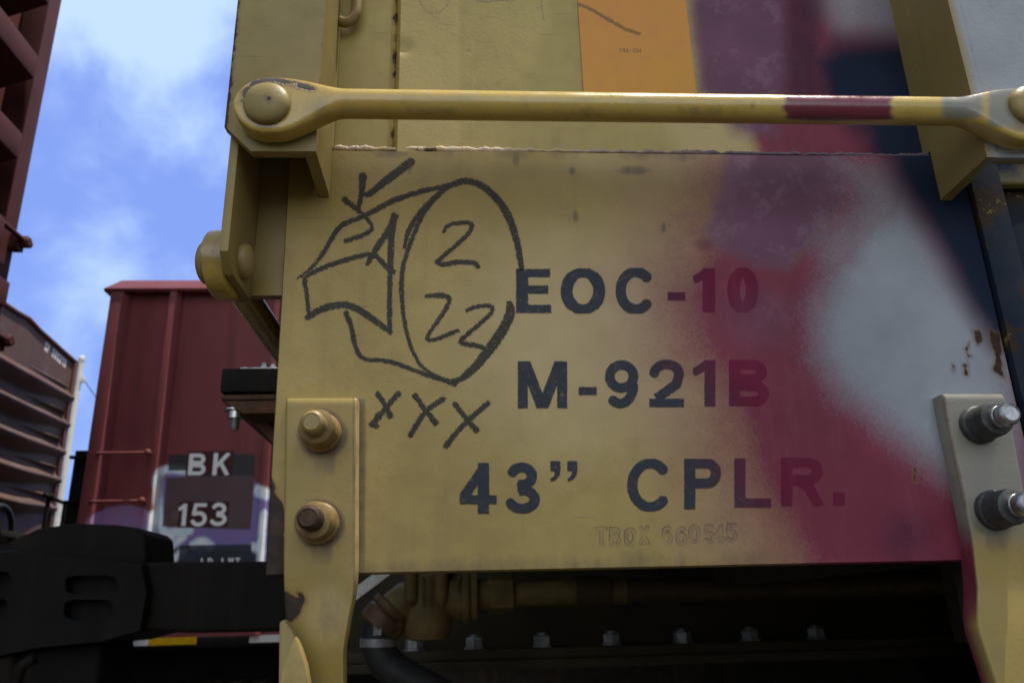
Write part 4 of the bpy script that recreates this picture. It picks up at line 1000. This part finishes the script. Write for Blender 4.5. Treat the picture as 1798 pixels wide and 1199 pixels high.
side = grid_panel("side_panel", Vector((X0, Yb, zTop)), Vector((1.2, Yb, zTop)), Vector((1.2, Yb, zBot)), Vector((X0, Yb, zBot)), 640, 420, .01, BKM, bk, lambda X, Z: .0012 * np.sin(Z * 3.1) * np.sin(X * 2.7), edge=0)
def bk_paint(side):
  x, y = wpx(side); A = lambda n, v: set_attr(side, n, v)
  A('purple', np.minimum(sd_poly(x, y, [(284, 850), (300, 822), (440, 835), (470, 870), (520, 865), (520, 1010), (262, 1010), (275, 940)]), 1e3))
  A('lilac', sd_poly(x, y, [(146, 925), (160, 905), (190, 890), (225, 886), (255, 892), (268, 905), (262, 940), (240, 980), (150, 960)]))
  A('dark', np.minimum.reduce([sd_poly(x, y, [(262, 1010), (275, 985), (300, 965), (330, 955), (360, 958), (330, 975), (300, 1010)]), sd_poly(x, y, [(300, 1010), (345, 975), (385, 962), (450, 968), (450, 1010)]), sd_rect(x, y, 289, 884, 314, 922), sd_poly(x, y, [(445, 966), (455, 962), (458, 1010), (442, 1010)])]))
  ln = np.full(x.shape, 1e3)
  for P, wd in (([(278, 835), (286, 825), (300, 823), (325, 826)], 6), ([(277, 838), (276, 880), (282, 918), (288, 935), (300, 936), (330, 930)], 7), ([(270, 905), (266, 950), (262, 962), (268, 985)], 9), ([(262, 962), (285, 948), (310, 936), (332, 931)], 6), ([(266, 1000), (300, 984), (322, 968)], 5), ([(300, 958), (322, 942)], 4), ([(340, 957), (352, 950), (362, 952), (368, 957)], 7), ([(455, 862), (470, 868)], 12), ([(464, 900), (458, 965), (458, 1000)], 4), ([(446, 960), (460, 968)], 6), ([(307, 905), (314, 906)], 5)):
      ln = np.minimum(ln, sd_stroke(x, y, chaikin(P), wd, False))
  A('line', ln)
  A('slate', np.minimum(sd_rect(x, y, 296, 798, 332, 826), sd_rect(x, y, 406, 797, 447, 836)))
  A('patch', sd_poly(x, y, [(292, 838), (408, 835), (447, 836), (440, 930), (285, 924)])); A('low', sd_poly(x, y, [(316, 957), (442, 955), (440, 1010), (310, 1010)]))
  A('field', np.minimum(sd_poly(x, y, [(330, 792), (411, 791), (408, 836), (325, 837)]), sd_poly(x, y, [(316, 880), (403, 880), (400, 925), (311, 926)])))
  ik = np.full(x.shape, 1e3); sl = (x + (y - 815) * .09, x + (y - 900) * .09)
  for ch, x0, x1, y0, y1, k in (('B', 331, 362, 796, 834, 0), ('K', 374, 405, 795, 834, 0), ('1', 313, 328, 884, 923, 1), ('5', 336, 364, 883, 924, 1), ('3', 370, 399, 882, 923, 1)):
      ik = np.minimum(ik, glyph(sl[k], y, ch, x0, y0, x1, y1, 7.6, 6.4))
  for i, ch in enumerate("LD LMT"):
      if ch != ' ': ik = np.minimum(ik, glyph(x, y, ch, 353 + i * 12, 979, 362 + i * 12, 995, 2.8))
  A('ink', ik)
  fn = np.full(x.shape, 1e3)
  for k in range(11): 
      a = rng.uniform(210, 250); b = rng.uniform(738, 778); fn = np.minimum(fn, sd_stroke(x, y, chaikin([(a, b), (a + rng.uniform(-12, 12), b + 8), (a + rng.uniform(-10, 14), b + rng.uniform(-8, 12))]), 2, False))
  A('faint', fn + 1)
bk_paint(side)
# the body behind, roof chord, posts, sill
boxes("body", [((X0 + .02, Yb + .012, zBot + .02), (10, Yb + 3.05, zTop + .02)), ((1.2005, Yb - .003, zBot), (10, Yb + .0119, zTop))], OX, bk, bw=0)
bm = bmesh.new(); xe0, xe1 = X0 - .015, X0 + .04; z0, z1 = zTop, zat(300, 490, Yb)
prism(bm, [Vector((X0 - .03, Yb - .075, z0)), Vector((X0 - .03, Yb - .085, z0 + .02)), Vector((X0 - .03, Yb + .02, z1)), Vector((X0 - .03, Yb + .2, z1)), Vector((X0 - .03, Yb + .2, z0))], (10.2, 0, 0))
for v in bm.verts:
    if v.co.x < X0 and v.co.z > z0 + .05: v.co.x += .075
bev(bm, .008, 2); from_bm("top_chord", bm, OXL, bk, smooth=35)
def post(u0, u1, dpt, w2=.35):
    xa, xb = at(u0, 767, Yb).x, at(u1, 767, Yb).x; wv = xb - xa
    bm = bmesh.new(); prism(bm, [Vector((xa, Yb - .0005, zBot)), Vector((xa + wv * .2, Yb - dpt, zBot)), Vector((xb - wv * w2, Yb - dpt, zBot)), Vector((xb, Yb - .0005, zBot))], (0, 0, zTop - zBot - .001)); bev(bm, .004, 2)
    if u0 < 500:
        for k in range(1, 90):
            bmesh.ops.bisect_plane(bm, geom=bm.verts[:] + bm.edges[:] + bm.faces[:], plane_co=(0, 0, zBot + k * (1.2 if k < 60 else 1.2) / 90), plane_no=(0, 0, 1))
    o = from_bm("side_post", bm, BKP if u0 < 500 else OXL, bk, smooth=35)
    if u0 < 500: bk_paint(o)
post(158, 200, .075, .28); post(270, 296, .075)
for u in (462, 800, 1150): post(u, u + 26, .075)
for yy in (797, 881):
    zq = zat(220, yy, Yb - .06); xa, xb = at(180, 797, Yb).x, at(272, 797, Yb).x
    bm = bmesh.new(); tube(bm, [Vector((xa, Yb - .03, zq)), Vector((xa, Yb - .085, zq)), Vector((xa + .02, Yb - .1, zq)), Vector((xb - .02, Yb - .1, zq)), Vector((xb, Yb - .085, zq)), Vector((xb, Yb - .03, zq))], .0105, 10)
    lathe(bm, dome(.024, .02), Vector((xb - .01, Yb - .105, zq)), (0, -1, 0), 12)
    from_bm("ladder_rung", bm, OXL, bk, smooth=40)
zs0, zs1 = zat(360, 1130, Yb - .02), zat(360, 1117, Yb - .02)
boxes("side_sill", [((X0 + .1, Yb - .03, zs0 - .02), (10, Yb + .1, zBot - .001))], IRON, bk, bw=.004)
def strip(u0, u1, c, nm):
    M, t = mat(nm); t.bsdf(t.mix(t.mr(t.noise(30, 4), .4, .7, 0, .5), c, tuple(q * .6 for q in c)), .35, 0)
    o = boxes("reflective_strip", [((at(u0, 1123, Yb).x, Yb - .034, zs0), (at(u1, 1123, Yb).x, Yb - .0301, zs1))], M, bk, bw=0); o['label'] = nm.replace('_', ' ')
strip(238, 264, (.62, .62, .72), "white_reflective_strip"); strip(264.5, 348, (.62, .36, .01), "yellow_reflective_strip"); strip(440, 520, (.6, .6, .6), "worn_pale_strip")
# end gear at the left
boxes("end_ladder", [((at(137, 800, Yb + .3).x, Yb + .25, zBot), (X0 + .01, Yb + .33, zat(140, 793, Yb + .3))), ((at(131, 800, Yb + .3).x, Yb + .22, zat(140, 808, Yb + .3)), (X0 - .02, Yb + .26, zat(140, 803, Yb + .3))),
                      ((at(122, 880, Yb + .3).x, Yb + .22, zat(140, 887, Yb + .3)), (X0 - .02, Yb + .26, zat(140, 882, Yb + .3)))], IRON, bk, bw=.003)
boxes("centre_sill", [((X0 - .3, 6.95, .5), (10, 7.35, zBot + .019))], FRAME, bk, bw=.01)
boxes("added_underbody", [((-.55, Yb + .1, .3), (10, Yb + 2.9, zBot - .001)), ((X0 + .02, 6.2, .42), (10, 8.2, zBot + .015))], FRAME, bk, bw=.01)  # blocks added so the view beneath the car stays dark
truck(-1.55, 7.15, bk, IRON, FRAME)

# ================================================================== far weathered boxcar with corrugated end
Xs = -4.29
sp = empty("boxcar", (-11, 7.15, 0))
tag(sp, "rusty weathered boxcar with a corrugated end and small white number below its roof edge", "boxcar")
SPM, t = mat("weathered_end_paint")
col = t.mix(t.mr(t.noise(1.4, 5, .6), .4, .62), (.095, .046, .042), (.11, .062, .04))
col = t.mix(t.mr(t.noise(5, 5, .7), .5, .7, 0, .7), col, (.115, .1, .09))
col = t.mix(t.mr(t.noise(1, 5, .6, t.scale((12, 12, .8))), .5, .75, 0, .5), col, (.06, .045, .04))
col = t.mix(t.mr(t.attr('ink'), .5, -.5, 0, .9), col, (.85, .83, .76))
t.bsdf(col, .65, 0, t.noise(50, 4), .003, .3)
roof = [atX(a, b, Xs) for a, b in ((28, 548), (50, 560), (66, 578), (83, 593), (113, 620), (133, 637))]
Yfar = roof[-1].y; Ymid = 7.15; Ynear = 2 * Ymid - Yfar
ry = np.array([q.y for q in roof]); rz = np.array([q.z for q in roof])
def roofz(Yv):
    d = np.abs(Yv - Ymid) + Ymid
    return np.interp(d, ry, rz, left=rz[0])
ny, nz = 240, 420
ys = np.concatenate([np.linspace(Ynear, 7.1, 60), np.linspace(7.1, Yfar, 301)[1:]]); ny = len(ys) - 1; zz = np.linspace(0, 1, nz + 1)
Yg, Qg = np.meshgrid(ys, zz); zb0 = atX(100, 905, Xs).z - .25
Zg = zb0 + (roofz(Yg) - zb0) * Qg
zA = atX(130, 688, Xs).z                        # top of the corrugated field at the far corner
ribs = [atX(a, b, Xs).z for a, b in ((128, 683), (122, 720), (117, 775), (108, 828))]
z_h = atX(120, 668, Xs).z; prd = (atX(126, 682, Xs).z - atX(108, 826, Xs).z) / 3.0
ph = (zA - Zg) / prd
taper = np.clip((Yfar - .12 - Yg) / .9, 0, 1); taper = taper * taper * (3 - 2 * taper)
fr = ph - np.floor(ph)
mj = np.clip(1 - np.abs(fr - .5 + .18 * (1 - taper)) / (.42 - .16 * (1 - taper)), 0, 1); major = mj * mj * (3 - 2 * mj)
minor = np.clip(1 - np.abs(fr - .02 * 0 - .95) / .1, 0, 1) * (1 - taper) * np.clip((Yfar - .08 - Yg) / .08, 0, 1)
fld = np.clip((zA + .02 - Zg) / .03, 0, 1) * np.clip((Zg - zb0 - .15) / .05, 0, 1)
disp = (.15 * major * (.35 + .65 * taper) + .07 * minor) * fld
Xg = Xs + disp
V = np.stack([Xg, Yg, Zg], -1).reshape(-1, 3); idx = np.arange(len(V)).reshape(nz + 1, ny + 1)
f = np.stack([idx[:-1, :-1], idx[:-1, 1:], idx[1:, 1:], idx[1:, :-1]], -1).reshape(-1, 4)
me = bpy.data.meshes.new("end_wall"); me.from_pydata(V.tolist(), [], f.tolist()); me.update()
en = link("end_wall", me, SPM, sp, smooth=True)
co = V; tY = (co[:, 1]); x_, y_ = to_px(co)
# number laid along the roof slope, in end-wall coordinates
o0 = atX(79, 607, Xs); o1 = atX(117, 640, Xs); du = (o1 - o0); Lu = du.length
uu = ((co[:, 1] - o0.y) * du.y + (co[:, 2] - o0.z) * du.z) / Lu; vv = ((co[:, 1] - o0.y) * -du.z + (co[:, 2] - o0.z) * du.y) / Lu
nchar = 9; cw = Lu / nchar; ik = np.full(len(co), 1e3); hgt = cw * 1.7
S_ = 40 / cw
for i, ch in enumerate("SP 598213"):
    if ch != ' ': ik = np.minimum(ik, glyph(uu * S_, (hgt / 2 - vv) * S_, ch, i * 40, 0, i * 40 + 31, hgt * S_, 12, 11))
set_attr(en, 'ink', ik / 9)
# body behind the end
bm = bmesh.new()
out = [Vector((Xs - .001, yv, float(roofz(np.array([yv]))[0]) - .002)) for yv in np.linspace(Ynear, Yfar, 25)] + [Vector((Xs - .001, Yfar, zb0)), Vector((Xs - .001, Ynear, zb0))]
prism(bm, out, (-12, 0, 0)); from_bm("body", bm, BOXR, sp)
bm = bmesh.new(); tube(bm, [Vector((Xs + .01, yv, float(roofz(np.array([yv]))[0]))) for yv in np.linspace(Ynear, Yfar, 30)], .022, 8); from_bm("roof_edge", bm, BOXR, sp, smooth=True)
boxes("corner_angle", [((Xs + .001, Yfar - .06, zb0), (Xs + .03, Yfar + .01, rz[-1] - .01))], BOXR, sp, bw=.004)
boxes("end_sill", [((Xs - .2, Ynear, zb0 - .2), (Xs + .05, Yfar, zb0 - .001))], BOXR, sp, bw=.01)
# crossover platform rail, brake hose loop, ladder bits at the foot of the end
def pz_(a, b): return atX(a, b, Xs + .35)
bm = bmesh.new()
pA, pB = pz_(86, 872), pz_(115, 884)
tube(bm, [pA - (pB - pA) * .3, pA, pB], .018, 10); tube(bm, [pA, Vector((pA.x, pA.y, pA.z - .8))], .022, 10); tube(bm, [pB + Vector((0, 0, .03)), Vector((pB.x, pB.y, pB.z - .8))], .022, 10)
lathe(bm, dome(.035, .05), pA, (1, 0, 0), 12)
from_bm("platform_rail", bm, IRON, sp, smooth=40)
bm = bmesh.new(); P = [pz_(a, b) for a, b in ((-12, 892), (2, 886), (14, 894), (20, 910), (21, 930), (18, 950), (16, 990))]
tube(bm, [Vector(q) for q in chaikin([tuple(v) for v in P], 2)], .025, 10); from_bm("brake_hose", bm, RUBBER, sp, smooth=True)
boxes("crossover_platform", [((Xs + .052, Yfar - 1.6, zb0 - .12), (Xs + .4, Yfar - .35, zb0 - .07))], FRAME, sp, bw=.005)
truck(-6.6, 7.15, sp, IRON, FRAME, False)

# ================================================================== pale pole with a wire beyond the cars
pm_ = simple("pale_pole_paint", (.62, .6, .55), (.5, .48, .44), .6, 0, 6, .2, 60)
Ypl = 15.0; pt = at(143.5, 632, Ypl); pX_ = pt.x; 
pole = empty("utility_pole", (pX_, Ypl, -.24)); tag(pole, "pale slender pole standing behind the rusty boxcar's corner, a wire at its top", "utility pole")
bm = bmesh.new(); tube(bm, [Vector((pX_, Ypl, -.3)), Vector((pX_, Ypl, pt.z))], [.075, .05], 16); from_bm("shaft", bm, pm_, pole, smooth=40)
bm = bmesh.new(); lathe(bm, [(.062, 0), (.062, .06), (.03, .1)], Vector((pX_, Ypl, pt.z - .02)), (0, 0, 1), 14); from_bm("cap", bm, pm_, pole, smooth=35)
boxes("wire_bracket", [((pX_, Ypl - .03, pt.z - .45), (pX_ + .1, Ypl + .03, pt.z - .33))], pm_, pole, bw=.004)
w0 = Vector((pX_ + .1, Ypl, pt.z - .4)); w1 = at(260, 745, 30)
bm = bmesh.new(); tube(bm, [w0.lerp(w1, k / 12) - Vector((0, 0, .5 * math.sin(math.pi * k / 12))) for k in range(13)], .008, 6); from_bm("wire", bm, RUBBER, pole, smooth=True)

for r_ in (car, nb, bk, sp, pole): adopt(r_)
